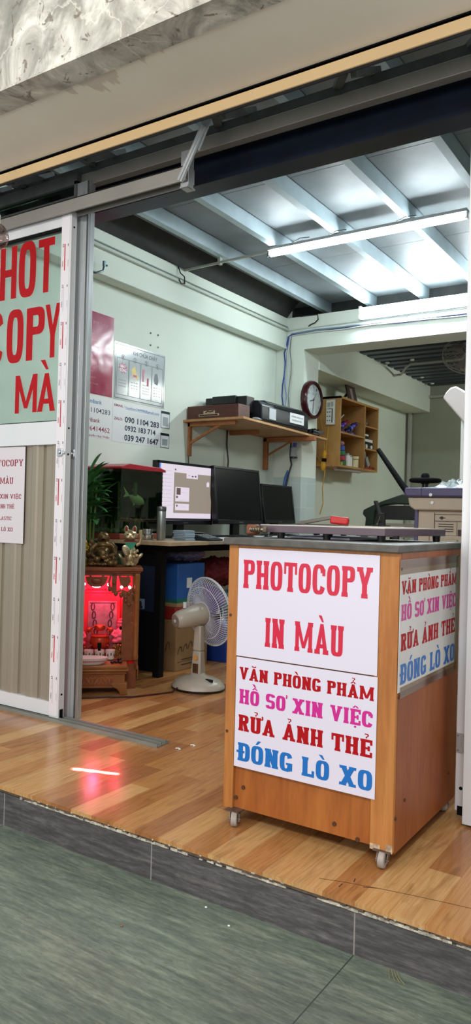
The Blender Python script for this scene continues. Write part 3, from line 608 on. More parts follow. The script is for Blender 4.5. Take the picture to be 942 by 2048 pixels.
tag(MB().tube([(-3.09, 2.5, 2.487), (-3.09, 5.42, 2.487)], .004).build('thin_cable', mat('grey green cable', '#98a297', .5)), 'thin painted cable just above the square wall conduit', 'cable')
tag(MB().tube([(-3.08, 5.43, 2.463), (-2.8, 5.432, 2.465), (-1.2, 5.432, 2.46)], .006).build('lintel_conduit', mat('white conduit', '#cfd6ce', .5)), 'thin white conduit along the back lintel', 'conduit')
tag(MB().tube([(-3.098, 3.95, 2.565), (-3.085, 3.96, 2.52), (-3.07, 3.985, 2.50), (-3.07, 3.99, 2.455), (-3.07, 3.95, 2.445), (-3.072, 3.93, 2.47)], .004).build('black_wire', M_BLACK), 'black wire looping from the ceiling to the wall conduit', 'wire')
tag(MB().tube([(-2.98, 5.43, 2.565), (-2.82, 5.43, 2.562), (-2.815, 5.43, 2.52), (-2.84, 5.425, 2.495), (-2.88, 5.425, 2.485), (-2.90, 5.43, 2.475)], .005).build('black_wire', M_BLACK), 'black wire dropping beside the last joist over the lintel', 'wire')
cols = [('#2c3f8c', 'dark blue'), ('#6d86b8', 'pale blue'), ('#d8dcdc', 'white'), ('#7c837c', 'grey')]
for i, (c, nm) in enumerate(cols):
    m_ = mat('cable '+nm, c, .5); dz = (-.004, .006, -.011, 0)[i]; pts = [(-3.06+.008*i, 5.43, 2.425+dz)]
    for k_ in range(1, 9): pts.append((-3.06+k_*.23, 5.43-.003*i, 2.432-.002*k_+dz+random.uniform(-.007, .007)))
    dn = [(-3.085+.009*i, 5.43, 2.41), (-3.10+.012*i, 5.43, 2.34)]+[(-3.12+.02*i+.012*math.sin(k_*1.3+i*2), 5.428, 2.28-.09*k_) for k_ in range(7)]
    tag(MB().tube(list(reversed(pts))+dn, .0042 if i else .0055).build('network_cable', m_), nm+' cable strung along the lintel and hanging down the corner', 'cable', 'cables along the back lintel')
hk = MB().tube([(-3.1, 3.10, 2.295), (-3.06, 3.14, 2.285), (-3.05, 3.19, 2.31), (-3.055, 3.205, 2.345)], .006).box((-3.062, 3.198, 2.34), (-3.048, 3.212, 2.37))
tag(hk.build('wall_hook', mat('blue grey hook metal', '#5c7078', .4, metal=.5)), 'dark curved hook on the left wall beam by the door post', 'hook')
sc = MB()
for a, b in ((3.806, 2.10), (3.882, 2.102), (3.808, 2.021), (3.886, 2.022)): sc.cyl((-3.2, a, b), (-3.196, a, b), .006, n=10)
for a, b in ((3.27, 2.37),): sc.cyl((-3.1, a, b), (-3.094, a, b), .006, n=10)
struct('wall_plug_holes', sc, mat('drilled plug hole', '#4a5454', .7))

# ------------------------------------------------------------------ wall posters, x = -3.2
def wsheet(y0, y1, z0, z1, name, label, m, cat='poster', t=.0012):
    return tag(MB().box((-3.2, y0, z0), (-3.2+t, y1, z1)).build(name, m, smooth=0), label, cat)
xw = -3.1984
def wline(par, txt, y, z, w, h, m, bold=.0, shear=0):
    q = MB(); write(q, txt, (xw, y, z), Y, Z, w, h, bold=bold, shear=shear); return q.build('lettering', m, par, smooth=0)
rp_ = wsheet(3.05, 3.455, 1.625, 2.116, 'red_poster', 'glossy crimson and pink poster of faint text on the left wall', None)
rp_.data.materials.clear()
m, t, b = base('crimson poster'); g_ = t.nodes.new('ShaderNodeNewGeometry').outputs['Position']
c_ = ramp(t, noise(t, g_, 5, (1, 1, 1.5), 5), [(.3, '#8d1838'), (.7, '#a52a55')]); c2 = ramp(t, noise(t, g_, 40, (1, .2, 3), 3), [(.5, '#ffffff'), (.62, '#e0a0b4')])
t.links.new(mixc(t, .35, c_, c2, 'MULTIPLY'), b.inputs['Base Color']); b.inputs['Roughness'].default_value = .16; bump(t, b, noise(t, g_, 5, (1, 1, 1), 2), .22, .02)
rp_.data.materials.append(m)
wline(rp_, 'MENU', 3.28, 2.045, .12, .018, mat('pink ink', '#c0607c', .4))
for i in range(9): wline(rp_, ('bảng giá dịch vụ photo', 'in màu, scan, ép plastic', 'đóng sổ lò xo các loại')[i % 3], 3.09, 1.98-.037*i, .2+.02*(i % 3), .009, mat('pink ink', '#c0607c', .4))
fp = wsheet(3.468, 3.966, 1.622, 1.980, 'fire_safety_poster', 'silver laminated fire drill poster with four numbered panels', mat('silver laminate', '#a9b1b3', .12, var=.05, scale=4, bump=.12))
q = MB()
def rect(mb, y0, z0, y1, z1, w, m=0, x=xw):
    for a in ((y0, z0, y1, z0+w), (y0, z1-w, y1, z1), (y0, z0, y0+w, z1), (y1-w, z0, y1, z1)): mb.quad((x, a[0], a[1]), (x, a[2], a[1]), (x, a[2], a[3]), (x, a[0], a[3]), m)
rect(q, 3.478, 1.632, 3.956, 1.970, .004)
for i in range(4):
    a = 3.492+i*.113; rect(q, a, 1.655, a+.109, 1.885, .003)
    for k_ in range(24):
        u, v = 2*PI*k_/24, 2*PI*(k_+1)/24; cy_ = a+.055; r1, r2 = .017, .014
        q.quad(*[(xw, cy_+r*math.cos(w), 1.892+r*math.sin(w)) for r, w in ((r1, u), (r1, v), (r2, v), (r2, u))])
    write(q, str(i+1), (xw, a+.048, 1.884), Y, Z, .012, .018, bold=.02)
    for k_ in range(3+(i > 1)): write(q, ('hô hoán báo', 'cúp cầu dao', 'dùng bình', 'gọi số 114')[i], (xw, a+.018, 1.745-.018*k_), Y, Z, .07, .009)
write(q, 'KHI CHỮA CHÁY', (xw, 3.64, 1.925), Y, Z, .24, .026, bold=.02)
q.build('lettering', M_GREY if False else mat('charcoal ink', '#4a5054', .5), fp, smooth=0)
ic = MB(); cx, cz = 3.547, 1.825
star = [(cx+(.045 if k_ % 2 else .032)*math.cos(k_*PI/9), cz+(.038 if k_ % 2 else .022)*math.sin(k_*PI/9)) for k_ in range(18)]
for i in range(18): ic.add([(xw-.0002, cx, cz), (xw-.0002,)+star[i], (xw-.0002,)+star[(i+1) % 18]], [(0, 1, 2)], 0)
write(ic, 'BÁO', (xw, 3.525, 1.828), Y, Z, .045, .016, 1, bold=.03); write(ic, 'ĐỘNG', (xw, 3.517, 1.803), Y, Z, .062, .018, 1, bold=.03)
ic.add([(xw, 3.63, 1.83), (xw, 3.66, 1.855), (xw, 3.68, 1.80), (xw, 3.70, 1.79), (xw, 3.69, 1.77), (xw, 3.64, 1.79)], [(0, 1, 2, 3, 4, 5)], 2); ic.add([(xw+.0002, 3.645, 1.80), (xw+.0002, 3.68, 1.80), (xw+.0002, 3.68, 1.785), (xw+.0002, 3.645, 1.785)], [(0, 1, 2, 3)], 0)
ic.add([(xw, 3.735, 1.85), (xw, 3.755, 1.85), (xw, 3.75, 1.77), (xw, 3.735, 1.77)], [(0, 1, 2, 3)], 0); ic.add([(xw, 3.78, 1.80), (xw, 3.80, 1.80), (xw, 3.80, 1.75), (xw, 3.78, 1.75)], [(0, 1, 2, 3)], 0)
ic.add([(xw, 3.86, 1.84), (xw, 3.885, 1.845), (xw, 3.90, 1.80), (xw, 3.89, 1.77), (xw, 3.86, 1.775), (xw, 3.85, 1.80)], [(0, 1, 2, 3, 4, 5)], 3)
ic.build('pictogram', [mat('poster red', '#a8385c', .4), M_PAPER2, mat('poster yellow', '#cdb04c', .4), M_GREY], fp, smooth=0)
bk = wsheet(3.03, 3.462, 1.365, 1.616, 'account_poster', 'white paper with two bank account numbers below the crimson poster', M_PAPER2, 'notice')
wline(bk, 'Sacombank', 3.195, 1.570, .172, .026, M_INKB, .012); wline(bk, '0901104283', 3.19, 1.515, .252, .030, M_INK, .004)
wline(bk, 'Agribank', 3.215, 1.458, .14, .026, M_INKR, .012); wline(bk, '5604206414462', 3.12, 1.405, .322, .031, M_INKR, .004)
wline(bk, 'Tài khoản: Nguyễn Huy Thiện', 3.12, 1.372, .32, .012, M_INKR, .012)
zs = wsheet(3.466, 3.932, 1.360, 1.612, 'phone_poster', 'white paper of e-mail and three bold phone numbers beside the account sheet', M_PAPER2, 'notice')
wline(zs, 'EMAIL :', 3.478, 1.580, .098, .014, M_INKR, .03); wline(zs, 'huythien344988@gmail.com', 3.584, 1.575, .33, .015, M_INKB, .01)
q = MB().quad((xw, 3.584, 1.571), (xw, 3.914, 1.571), (xw, 3.914, 1.5725), (xw, 3.584, 1.5725)).build('underline', M_INKB, zs, smooth=0)
wline(zs, 'ZALO:', 3.478, 1.497, .08, .016, M_INKR, .03)
for s_, y_, z_, w_, h_ in (('090 1104 283', 3.577, 1.490, .34, .036), ('0932 183 714', 3.579, 1.438, .303, .033), ('039 247 1647', 3.577, 1.376, .34, .037)): wline(zs, s_, y_, z_, w_, h_, M_INK, .028)
for (a, b_), nm in (((1.493, 1.610), 'upper'), ((1.362, 1.463), 'lower')):
    cdo = wsheet(3.935, 4.031, a, b_, 'code_card', nm+' small framed card with dark header right of the phone numbers', M_PAPER2, 'card')
    q = MB(); rect(q, 3.936, a+.001, 4.030, b_-.001, .004); q.quad((xw, 3.936, b_-.018), (xw, 4.03, b_-.018), (xw, 4.03, b_-.001), (xw, 3.936, b_-.001)); q.build('frame_print', M_INK, cdo, smooth=0)
    q = MB().quad((xw, 3.955, a+.018), (xw, 4.012, a+.018), (xw, 4.012, b_-.04), (xw, 3.955, b_-.04)).build('panel_print', mat('plain grey square', '#9aa3a8', .5), cdo, smooth=0)
ds = tag(MB().box((-2.99, 2.3585, .765), (-2.7075, 2.3598, 1.211)).build('paper_notice', mat('notice paper', '#cfc8cc', .5), smooth=0), 'white paper notice of red lines on the ribbed door panel', 'notice')
q = MB(); sk = dict(S=.15, T=.09, gap=.1, space=.3); yy = 2.3582
for t_, x0, x1, z0, z1 in (('PHOTOCOPY', -3.0+.012, -2.72, 1.122, 1.153), ('IN MÀU', -2.93, -2.785, 1.040, 1.070), ('HỒ SƠ XIN VIỆC', -2.985, -2.726, .971, .992), ('RỬA ẢNH THẺ', -2.95, -2.774, .925, .945), ('ÉP PLASTIC', -2.93, -2.789, .871, .888), ('ĐÓNG LÒ XO', -2.94, -2.779, .819, .838)): lay(q, t_, (x0, yy, z0), X, Z, x1-x0, z1-z0, **sk)
q.build('lettering', mat('notice red ink', '#8a1c34', .5), ds, smooth=0)

# ------------------------------------------------------------------ desk
M_DESK = wood('pale laminate desk top', '#b39e80', '#c4b090', (3, .4, 1), .4, 5)
M_DESKE = mat('desk edge band', '#a5957a', .5)
dk = thing('computer_desk', 'pale topped computer desk with black frame along the left wall', 'desk', (-2.87, 4.3, 0))
MB().prism([(-3.19, 3.24), (-2.56, 3.24), (-2.545, 3.255), (-2.545, 3.60), (-3.19, 3.60)], 'z', .744, .766).build('desk_top', M_DESK, dk, bevel=.002)
MB().box((-3.19, 3.603, .744), (-2.56, 5.40, .764)).build('desk_top', wood('grey laminate desk top', '#9c9688', '#aaa496', (3, .4, 1), .4, 5), dk, bevel=.002)
for x, y in ((-2.68, 3.33), (-3.14, 3.33), (-2.68, 5.32), (-3.14, 5.32), (-2.68, 4.5)): MB().box((x-.022, y-.022, 0), (x+.022, y+.022, .742)).build('leg', M_BLACKM, dk)
MB().box((-3.16, 3.31, .70), (-2.66, 3.35, .742)).box((-2.70, 3.35, .70), (-2.66, 5.34, .742)).build('frame_rail', M_BLACKM, dk)
MB().box((-3.16, 3.36, .05), (-3.145, 3.40, .05)).box((-2.90, 3.335, 0.02), (-2.702, 3.345, .70)).build('side_panel', mat('dark side panel', '#0a0a0d', .6, spec=.2), dk)
# boxes below the desk
def carton(name, label, a, b, m, mats=None, art=None, rz=0):
    o = tag(MB().box(a, b, 0, RZ(rz)).build(name, m, bevel=.003), label, 'box'); return o
M_CARD = mat('brown cardboard', '#8f6f4a', .75, var=.08, scale=6)
cbx = carton('cardboard_box', 'brown cardboard box with printed ornament under the desk beside the leg', (-2.99, 3.50, 0), (-2.69, 3.82, .30), M_CARD)
q = MB()
for k_ in range(5): 
    pts = [(-2.6895, 3.54+.05*k_+.02*math.cos(a*.6), .12+.022*math.sin(a*.9)+.01*k_) for a in range(12)]; q.tube(pts, .0022, n=4)
for z in (.05, .25): q.box((-2.6898, 3.52, z), (-2.6892, 3.80, z+.003))
for z in (.06, .03): q.box((-2.6898, 3.56, z), (-2.6892, 3.74, z+.006))
for k_ in range(5): q.tube([(-2.95+.05*k_+.015*math.cos(a*.6), 3.4995, .14+.03*math.sin(a*.9)) for a in range(12)], .0022, n=4)
q.build('print', mat('dark carton print', '#3a2a1c', .7), cbx)
carton('red_box', 'dark red box stacked on the brown cardboard box', (-3.0, 3.50, .302), (-2.70, 3.84, .37), mat('dark red carton', '#8a1d14', .6))
bb = carton('blue_box', 'blue carton with sea picture on top of the red box', (-2.97, 3.53, .372), (-2.71, 3.80, .625), mat('sea blue carton', '#2458a0', .5, var=.15, scale=3))
q = MB().box((-2.7095, 3.53, .372), (-2.7085, 3.80, .395), 1).box((-2.7096, 3.53, .395), (-2.7086, 3.80, .42), 2).box((-2.7096, 3.62, .48), (-2.7085, 3.67, .54), 0).box((-2.97, 3.5285, .372), (-2.71, 3.5295, .395), 1).box((-2.97, 3.5284, .395), (-2.71, 3.5295, .415), 2)
q.build('print', [M_PAPER2, mat('sand print', '#a08660', .6), mat('palm green print', '#1d6a5a', .6)], bb, smooth=0)
nb = carton('navy_box', 'navy box with a white letter a behind the desk panel', (-3.12, 3.46, .33), (-3.02, 3.49, .62), mat('navy carton', '#101c3c', .5))
tag(MB().box((-2.90, 3.3315, .36), (-2.705, 3.3345, .62)).build('navy_carton_sheet', mat('navy card', '#0f1a36', .5)), 'navy card printed with a white letter a leaning inside the desk side', 'card')
q = MB(); q.quad((-2.86, 3.331, .372), (-2.79, 3.331, .372), (-2.79, 3.331, .43), (-2.86, 3.331, .43)); w_ = q.build('white_print', mat('pale blue print', '#7f9bb8', .5), bpy.data.objects['navy_carton_sheet'], smooth=0)
q = MB(); write(q, 'a', (-2.85, 3.3307, .377), X, Z, .045, .062, bold=.04)
for k_ in range(5): write(q, 'giấy photo cao cấp', (-2.86, 3.3307, .49-.012*k_), X, Z, .06, .006)
q.build('lettering', M_INK, bpy.data.objects['navy_carton_sheet'], smooth=0)
wb = carton('paper_carton', 'blue and white carton standing on the floor behind the fan', (-2.93, 3.92, 0), (-2.62, 4.34, .24), mat('royal blue carton', '#1c3f9a', .5))
q = MB().box((-2.6195, 3.945, .005), (-2.6185, 4.335, .235), 0)
for z in (.20, .15, .10, .06): q.box((-2.6184, 3.96, z), (-2.6178, 4.12, z+.010), 1)
for z in (.185, .135, .09): q.box((-2.6184, 3.96, z), (-2.6178, 4.10, z+.004), 2)
q.box((-2.6184, 4.20, .12), (-2.6178, 4.24, .18), 2); q.build('print', [mat('pale carton label', '#b4bec8', .5), mat('slate print', '#5c7890', .5), M_GREY], wb, smooth=0)
def blob(name, label, cat, c, r, m, n=9, seed=1, k=.5):
    rnd = random.Random(seed); q = MB(); q.ell(c, r, n=14)
    o = q.build(name, m)
    tx = bpy.data.textures.new(name+str(seed), 'CLOUDS'); tx.noise_scale = min(r)*k; tx.noise_depth = 3
    s_ = o.modifiers.new('s', 'SUBSURF'); s_.levels = s_.render_levels = 2
    d = o.modifiers.new('d', 'DISPLACE'); d.texture = tx; d.strength = min(r)*.7; d.texture_coords = 'GLOBAL'
    return tag(o, label, cat)
blob('plastic_bag', 'pale lilac plastic bag tucked high under the desk', 'bag', (-2.90, 3.80, .672), (.15, .17, .05), mat('lilac plastic film', '#8b86a8', .35, trans=.2), seed=2)
blob('green_bag', 'crumpled dark green bag on the left under the desk', 'bag', (-3.0, 3.40, .62), (.06, .045, .05), mat('green plastic film', '#1d5a40', .35), seed=3)
blob('red_bag', 'dark maroon cloth bag under the desk behind the fan', 'bag', (-2.84, 4.10, .55), (.17, .22, .09), mat('maroon cloth', '#5c0e14', .8), seed=4)
blob('clear_bag', 'crumpled clear blue green plastic bag behind the fan guard', 'bag', (-2.76, 4.16, .34), (.11, .15, .09), mat('sea green film', '#6f9498', .25, trans=.3), seed=5)

# ------------------------------------------------------------------ on the desk
M_GL = thin('aquarium glass', '#e8f2ea')
tk = thing('fish_tank', 'glass fish tank with a red lid and murky dark water on the desk', 'fish tank', (-3.06, 3.45, .767))
g = MB()
for a, b in (((-3.17, 3.242, .80), (-2.915, 3.245, 1.172)), ((-2.918, 3.242, .80), (-2.915, 3.62, 1.172))): g.box(a, b)
g.build('glass_wall', M_GL, tk, smooth=0)
MB().box((-3.17, 3.242, .767), (-2.912, 3.623, .80)).build('base', mat('brick red tank base', '#7c3424', .5), tk, bevel=.004)
MB().box((-3.17, 3.615, .8), (-2.915, 3.62, 1.172)).box((-3.17, 3.245, .8), (-3.167, 3.62, 1.172)).build('backdrop', mat('dark algae backdrop', '#1b2418', .6, var=.5, scale=9), tk)
MB().box((-3.165, 3.248, .802), (-2.921, 3.612, 1.10)).build('water', thin('murky green water', '#c9d6b8', .05, .25, 1.1), tk, smooth=0)
ld = MB().prism([(3.228, 1.172), (3.632, 1.172), (3.632, 1.184), (3.58, 1.198), (3.30, 1.204), (3.228, 1.184)], 'x', -3.185, -2.90)
ld.build('lid', mat('red tank lid', '#a01c2c', .3), tk, bevel=.003)
gv = MB(); rr = random.Random(5)
for i in range(110):
    gv.ell((rr.uniform(-3.15, -2.935), rr.uniform(3.262, 3.595), .808+rr.uniform(0, .012)), rr.uniform(.006, .013), n=4)
tag(gv.build('gravel', mat('pale tank gravel', '#8f8a74', .7, var=.3, scale=50), tk), kind='stuff')
wd = MB()
for i in range(26):
    x, y = rr.uniform(-3.14, -2.94), rr.uniform(3.27, 3.58); hgt = rr.uniform(.05, .13); a = rr.uniform(0, 6)
    wd.tube([(x, y, .81), (x+.012*math.cos(a), y+.012*math.sin(a), .81+hgt*.6), (x+.02*math.cos(a+1), y+.02*math.sin(a+1), .81+hgt)], [.004, .003, .001], n=5)
tag(wd.build('water_weed', mat('tank weed', '#55683c', .6), tk), kind='stuff')
tag(MB().box((-2.96, 3.40, 1.02), (-2.945, 3.42, 1.10)).cyl((-3.0, 3.32, .83), (-3.0, 3.32, 1.1), .006).build('filter_pipe', mat('tank filter plastic', '#59624f', .5), tk))
f = MB(); prof = []
fc = Vector((-2.965, 3.44, 1.0)); fd = Vector((.05, .9, -.32)).normalized()
pts = [fc-fd*.065+fd*(.13*i/10) for i in range(11)]; f.tube(pts, [.004, .011, .018, .024, .028, .029, .028, .026, .022, .016, .007], n=12)
f.add([fc-fd*.06, fc-fd*.12+Z*.035, fc-fd*.10, fc-fd*.12-Z*.03], [(0, 1, 2), (0, 2, 3)]); f.add([fc+Z*.024-fd*.03, fc+Z*.05-fd*.045, fc+Z*.026+fd*.03], [(0, 1, 2)]); f.add([fc-Z*.02, fc-Z*.05-fd*.03, fc-Z*.02-fd*.035], [(0, 1, 2)])
f.ell(fc+fd*.05+Vector((.014, 0, .004)), .004, n=6, m=1)
tag(f.build('fish', [mat('pale pearl fish', '#d3dfba', .3, var=.12, scale=20), M_BLACK]), 'large pale fish swimming head down in the tank', 'fish')
fc = Vector((-3.12, 3.31, .99)); f = MB(); f.tube([fc+X*(i*.01) for i in range(8)], [.002, .007, .01, .011, .011, .009, .006, .002], n=10)
f.add([fc, fc-X*.025+Z*.014, fc-X*.025-Z*.014], [(0, 1, 2)])
tag(f.build('fish', mat('orange fish', '#c07a1e', .3)), 'small orange fish behind the plant leaves', 'fish')
# plant in front of the tank
pl = thing('potted_plant', 'leafy green lucky bamboo plant standing left of the fish tank', 'plant', (-3.04, 3.16, .64))
MB().lathe([(.035, 0), (.045, .02), (.048, .09), (.042, .12), (.038, .12), (.036, .1)], (-3.06, 3.16, .637)).build('pot', mat('dark glazed pot', '#16201a', .3), pl)
sm = MB()
for i in range(5): 
    a = i*1.3; sm.tube([(-3.06+.015*math.cos(a), 3.16+.015*math.sin(a), .74), (-3.06+.03*math.cos(a), 3.16+.02*math.sin(a), .95), (-3.05+.03*math.cos(a+.3), 3.16+.02*math.sin(a), 1.10)], .006, n=7)
sm.build('stem', mat('bamboo stem', '#5a7a3a', .5), pl)
lf = MB(); rr = random.Random(11)
def leaf(mb, p, d, L, w, droop):
    p, d = Vector(p), Vector(d).normalized(); s_ = d.cross(Z).normalized(); n = 8; vs = []; fs = []
    for i in range(n+1):
        t = i/n; c = p+d*(L*t)+Z*(L*(.35*t-droop*t*t)); ww = w*math.sin(PI*min(1, t*.9+.08))**.8*(1 if i < n else .05)
        vs += [c-s_*ww+Z*ww*.35, c, c+s_*ww+Z*ww*.35]
    for i in range(n): fs += [(3*i, 3*i+1, 3*i+4, 3*i+3), (3*i+1, 3*i+2, 3*i+5, 3*i+4)]
    mb.add(vs, fs)
for i in range(64):
    a = rr.uniform(0, 2*PI); z = rr.uniform(.84, 1.12); leaf(lf, (-3.07+rr.uniform(-.02, .03), 3.16+rr.uniform(-.02, .02), z), (math.cos(a), math.sin(a)*.8-.25, rr.uniform(0, .7)), rr.uniform(.10, .17), rr.uniform(.016, .026), rr.uniform(.1, .6))
for dx, dy, dz, L in ((.9, .3, .35, .17), (.95, .1, .1, .17), (.8, .3, .7, .16), (.9, .4, -.1, .15), (.5, .2, .9, .15), (.9, -.2, .2, .16), (.8, -.4, .5, .15), (.95, .2, -.3, .14), (.7, .6, .3, .14), (.85, 0, .55, .17)): leaf(lf, (-3.05, 3.12, 1.0+dz*.14), (dx, dy, dz), L, .023, .35)
lf.build('foliage', mat('glossy plant leaf', '#47804a', .4, var=.3, scale=14), pl, smooth=80)
# thermos, jar
ts = thing('steel_thermos', 'tall brushed steel thermos flask at the right of the fish tank', 'thermos', (-2.74, 3.40, .766))
MB().lathe([(.024, 0), (.026, .003), (.026, .165), (.0245, .17)], (-2.74, 3.40, .766)).build('body', mat('brushed steel', '#9ea2a2', .3, metal=.9), ts)
MB().lathe([(.0265, .168), (.0275, .172), (.0275, .19), (.025, .196), (.001, .197)], (-2.74, 3.40, .766)).build('lid', mat('dark steel lid', '#6d7070', .3, metal=.8), ts)
jr = thing('steel_jar', 'squat shiny steel jar in front of the tank', 'jar', (-2.81, 3.36, .766))
MB().lathe([(.034, 0), (.037, .004), (.037, .032), (.033, .036)], (-2.81, 3.36, .766)).build('body', M_CHROME, jr)
MB().lathe([(.030, .036), (.030, .052), (.034, .054), (.034, .064), (.001, .067)], (-2.81, 3.36, .766)).build('lid', M_CHROME, jr)
# paper stack, calculator, small box
for i in range(6):
    w = rr.uniform(-.004, .004)
    tag(MB().box((-2.745+w, 3.52+w, .7665+.0098*i), (-2.66+w, 3.62, .7755+.0098*i), 0, RZ(w*6)).build('card_pack', mat('pale blue paper pack', '#8fa0ae', .5), bevel=.001), 'pale blue card pack in the pile by the thermos, %s' % ('bottom one', 'second from the bottom', 'third from the bottom', 'third from the top', 'second from the top', 'top one')[i], 'card pack', 'card packs piled by the thermos')
ca = thing('desk_calculator', 'black desk calculator tilted up beside the card packs', 'calculator', (-2.66, 3.72, .766))
MB().prism([(-2.74, .766), (-2.58, .766), (-2.575, .774), (-2.70, .800), (-2.74, .812)], 'y', 3.66, 3.80).build('body', mat('dark calculator plastic', '#1e2225', .4), ca, bevel=.003)
q = MB()
for i in range(4):
    for j in range(5):
        x = -2.69+i*.025; z = .8005-(x+2.70)*.208+.0; q.box((x, 3.67+j*.025, z-.002), (x+.016, 3.685+j*.025, z+.003))
q.build('keys', mat('grey keys', '#8d979a', .5), ca)
MB().box((-2.735, 3.67, .809), (-2.705, 3.79, .8125)).build('display', mat('lcd green grey', '#6a7a68', .2), ca)
eb = thing('white_carton', 'small white carton lying beside the calculator', 'box', (-2.61, 3.86, .764))
MB().box((-2.64, 3.80, .7645), (-2.60, 3.93, .783)).build('body', M_WHITE, eb, bevel=.001)
q = MB(); write(q, 'HP', (-2.6395+.045, 3.90, .769), Y, Z, .016, .008); q.build('lettering', M_GREY, eb)
def keyboard(x, y, label):
    k = thing('keyboard', label, 'keyboard', (x, y, .765))
    MB().prism([(x-.075, .7645), (x+.075, .7645), (x+.075, .774), (x-.075, .786)], 'y', y-.21, y+.21).build('body', M_BLACK, k, bevel=.003)
    q = MB()
    for i in range(5):
        for j in range(15):
            xx = x-.062+i*.026; zz = .786-(xx-x+.075)*.08; q.box((xx, y-.2+j*.027, zz-.001), (xx+.02, y-.2+j*.027+.021, zz+.006))
    q.build('keys', mat('black keys', '#1a1c20', .5), k)
    return k
keyboard(-2.73, 4.12, 'black keyboard in front of the lit monitor'); keyboard(-2.74, 4.80, 'black keyboard in front of the dark monitors')
ms = thing('computer_mouse', 'black computer mouse near the desk edge', 'mouse', (-2.63, 4.42, .764))
MB().ell((-2.63, 4.42, .766), (.03, .052, .03), n=12).build('shell', M_BLACK, ms); MB().cyl((-2.615, 4.395, .792), (-2.61, 4.395, .788), .006, n=10).build('wheel', M_GREY, ms)
tag(MB().box((-2.80, 4.5, .7645), (-2.64, 4.74, .775)).box((-2.79, 4.49, .775), (-2.65, 4.72, .783)).build('paper_pile', M_PAPER2), 'small pile of white paper behind the mouse', 'papers')

# monitors facing the room, along the wall
def monitor(y0, y1, z0, z1, x, tilt, label, lit=False):
    W, H = y1-y0, z1-z0; t = thing('monitor', label, 'monitor', (x-.05, (y0+y1)/2, .765)); r = RY(-tilt); piv = Vector((x, (y0+y1)/2, z0))
    def bx_(a, b, m=0, mb=None): return (mb or MB()).box(a, b, m, r, piv)
    q = MB(); bx_((x-.045, y0, z0), (x-.006, y1, z1), 0, q); bb_ = .017; bt = .028
    for a, b in (((x-.008, y0, z0), (x, y1, z0+bt)), ((x-.008, y0, z1-bb_), (x, y1, z1)), ((x-.008, y0, z0), (x, y0+bb_, z1)), ((x-.008, y1-bb_, z0), (x, y1, z1))): bx_(a, b, 0, q)
    q.build('bezel', mat('glossy black bezel', '#0d1016', .25), t, bevel=.002)
    q = MB(); bx_((x-.006, y0+bb_, z0+bt), (x-.004, y1-bb_, z1-bb_), 0, q)
    if lit:
        a0, b0, w, h = y0+bb_, z0+bt, W-2*bb_, H-bb_-bt
        def ui(u0, v0, u1, v1, m, d=1): bx_((x-.004, a0+u0*w, b0+v0*h), (x-.004+.0003*d, a0+u1*w, b0+v1*h), m, q)
        ui(0, 0, 1, .035, 4); ui(0, .06, .03, 1, 2); ui(.27, .13, 1, .86, 1); ui(.50, .77, .72, .93, 0, 2); ui(.30, .34, .56, .60, 0, 2); ui(.30, .18, .56, .30, 0, 2)
        ui(.32, .46, .395, .585, 3, 3); ui(.315, .40, .345, .44, 3, 3); ui(.32, .245, .345, .28, 3, 3); ui(.90, .64, .955, .72, 0, 2); ui(.92, .68, .94, .74, 0, 2)
        for k_ in range(10): ui(.045, .25+.068*k_, .07, .275+.068*k_, 3, 2); ui(.09, .26+.068*k_, .22, .265+.068*k_, 5, 2)
        ui(.28, .895, .305, .925, 3, 2); ui(.53, .81, .57, .83, 5, 3); ui(.60, .80, .635, .825, 3, 3); ui(.66, .80, .69, .83, 3, 3); ui(.36, .36, .5, .364, 5, 3); ui(.41, .50, .5, .504, 5, 3); ui(.36, .24, .52, .244, 5, 3)
        for k_ in range(3): ui(.04+.04*k_, .01, .06+.04*k_, .027, 0, 2)
        E_ = lambda n, c, s_=.95: mat(n, '#000000', .3, emit=c, es=s_)
        q.build('screen', [E_('screen white', '#e8dcea'), E_('screen taupe', '#a6998c', .8), E_('screen blue', '#5b86e0'), E_('screen dark', '#6e5c5c', .8), E_('screen taskbar', '#2a2630'), E_('screen grey', '#c0b6c4')], t, smooth=0)
    else: q.build('screen', mat('dark glossy screen', '#03050a', .25, spec=.25), t, smooth=0)
    q = MB(); write(q, 'SAMSUNG' if lit else 'SAMSUNG', (x+.0006, (y0+y1)/2-.025, z0+.008), Y, Z, .05, .007)
    for i in range(len(q.v)): q.v[i] = tuple(r @ (Vector(q.v[i])-piv)+piv)
    q.build('lettering', M_GREY, t, smooth=0)
    yc = (y0+y1)/2
    MB().box((x-.075, yc-.04, .775), (x-.045, yc+.04, z0+.12)).build('neck', M_BLACK, t)
    MB().lathe([(.11, 0), (.112, .006), (.09, .013), (.04, .016), (.001, .016)], (x-.05, yc, .7645), sc=(.8, 1.1, 1)).build('stand', M_BLACK, t)
    return t
monitor(3.632, 4.232, .853, 1.253, -2.965, 0, 'lit monitor showing a chat window, next to the fish tank', True)
monitor(4.205, 4.80, .862, 1.262, -2.90, .12, 'switched off black monitor in the middle of the three')
monitor(4.89, 5.37, .868, 1.172, -2.94, .14, 'smaller switched off monitor at the far end of the desk')

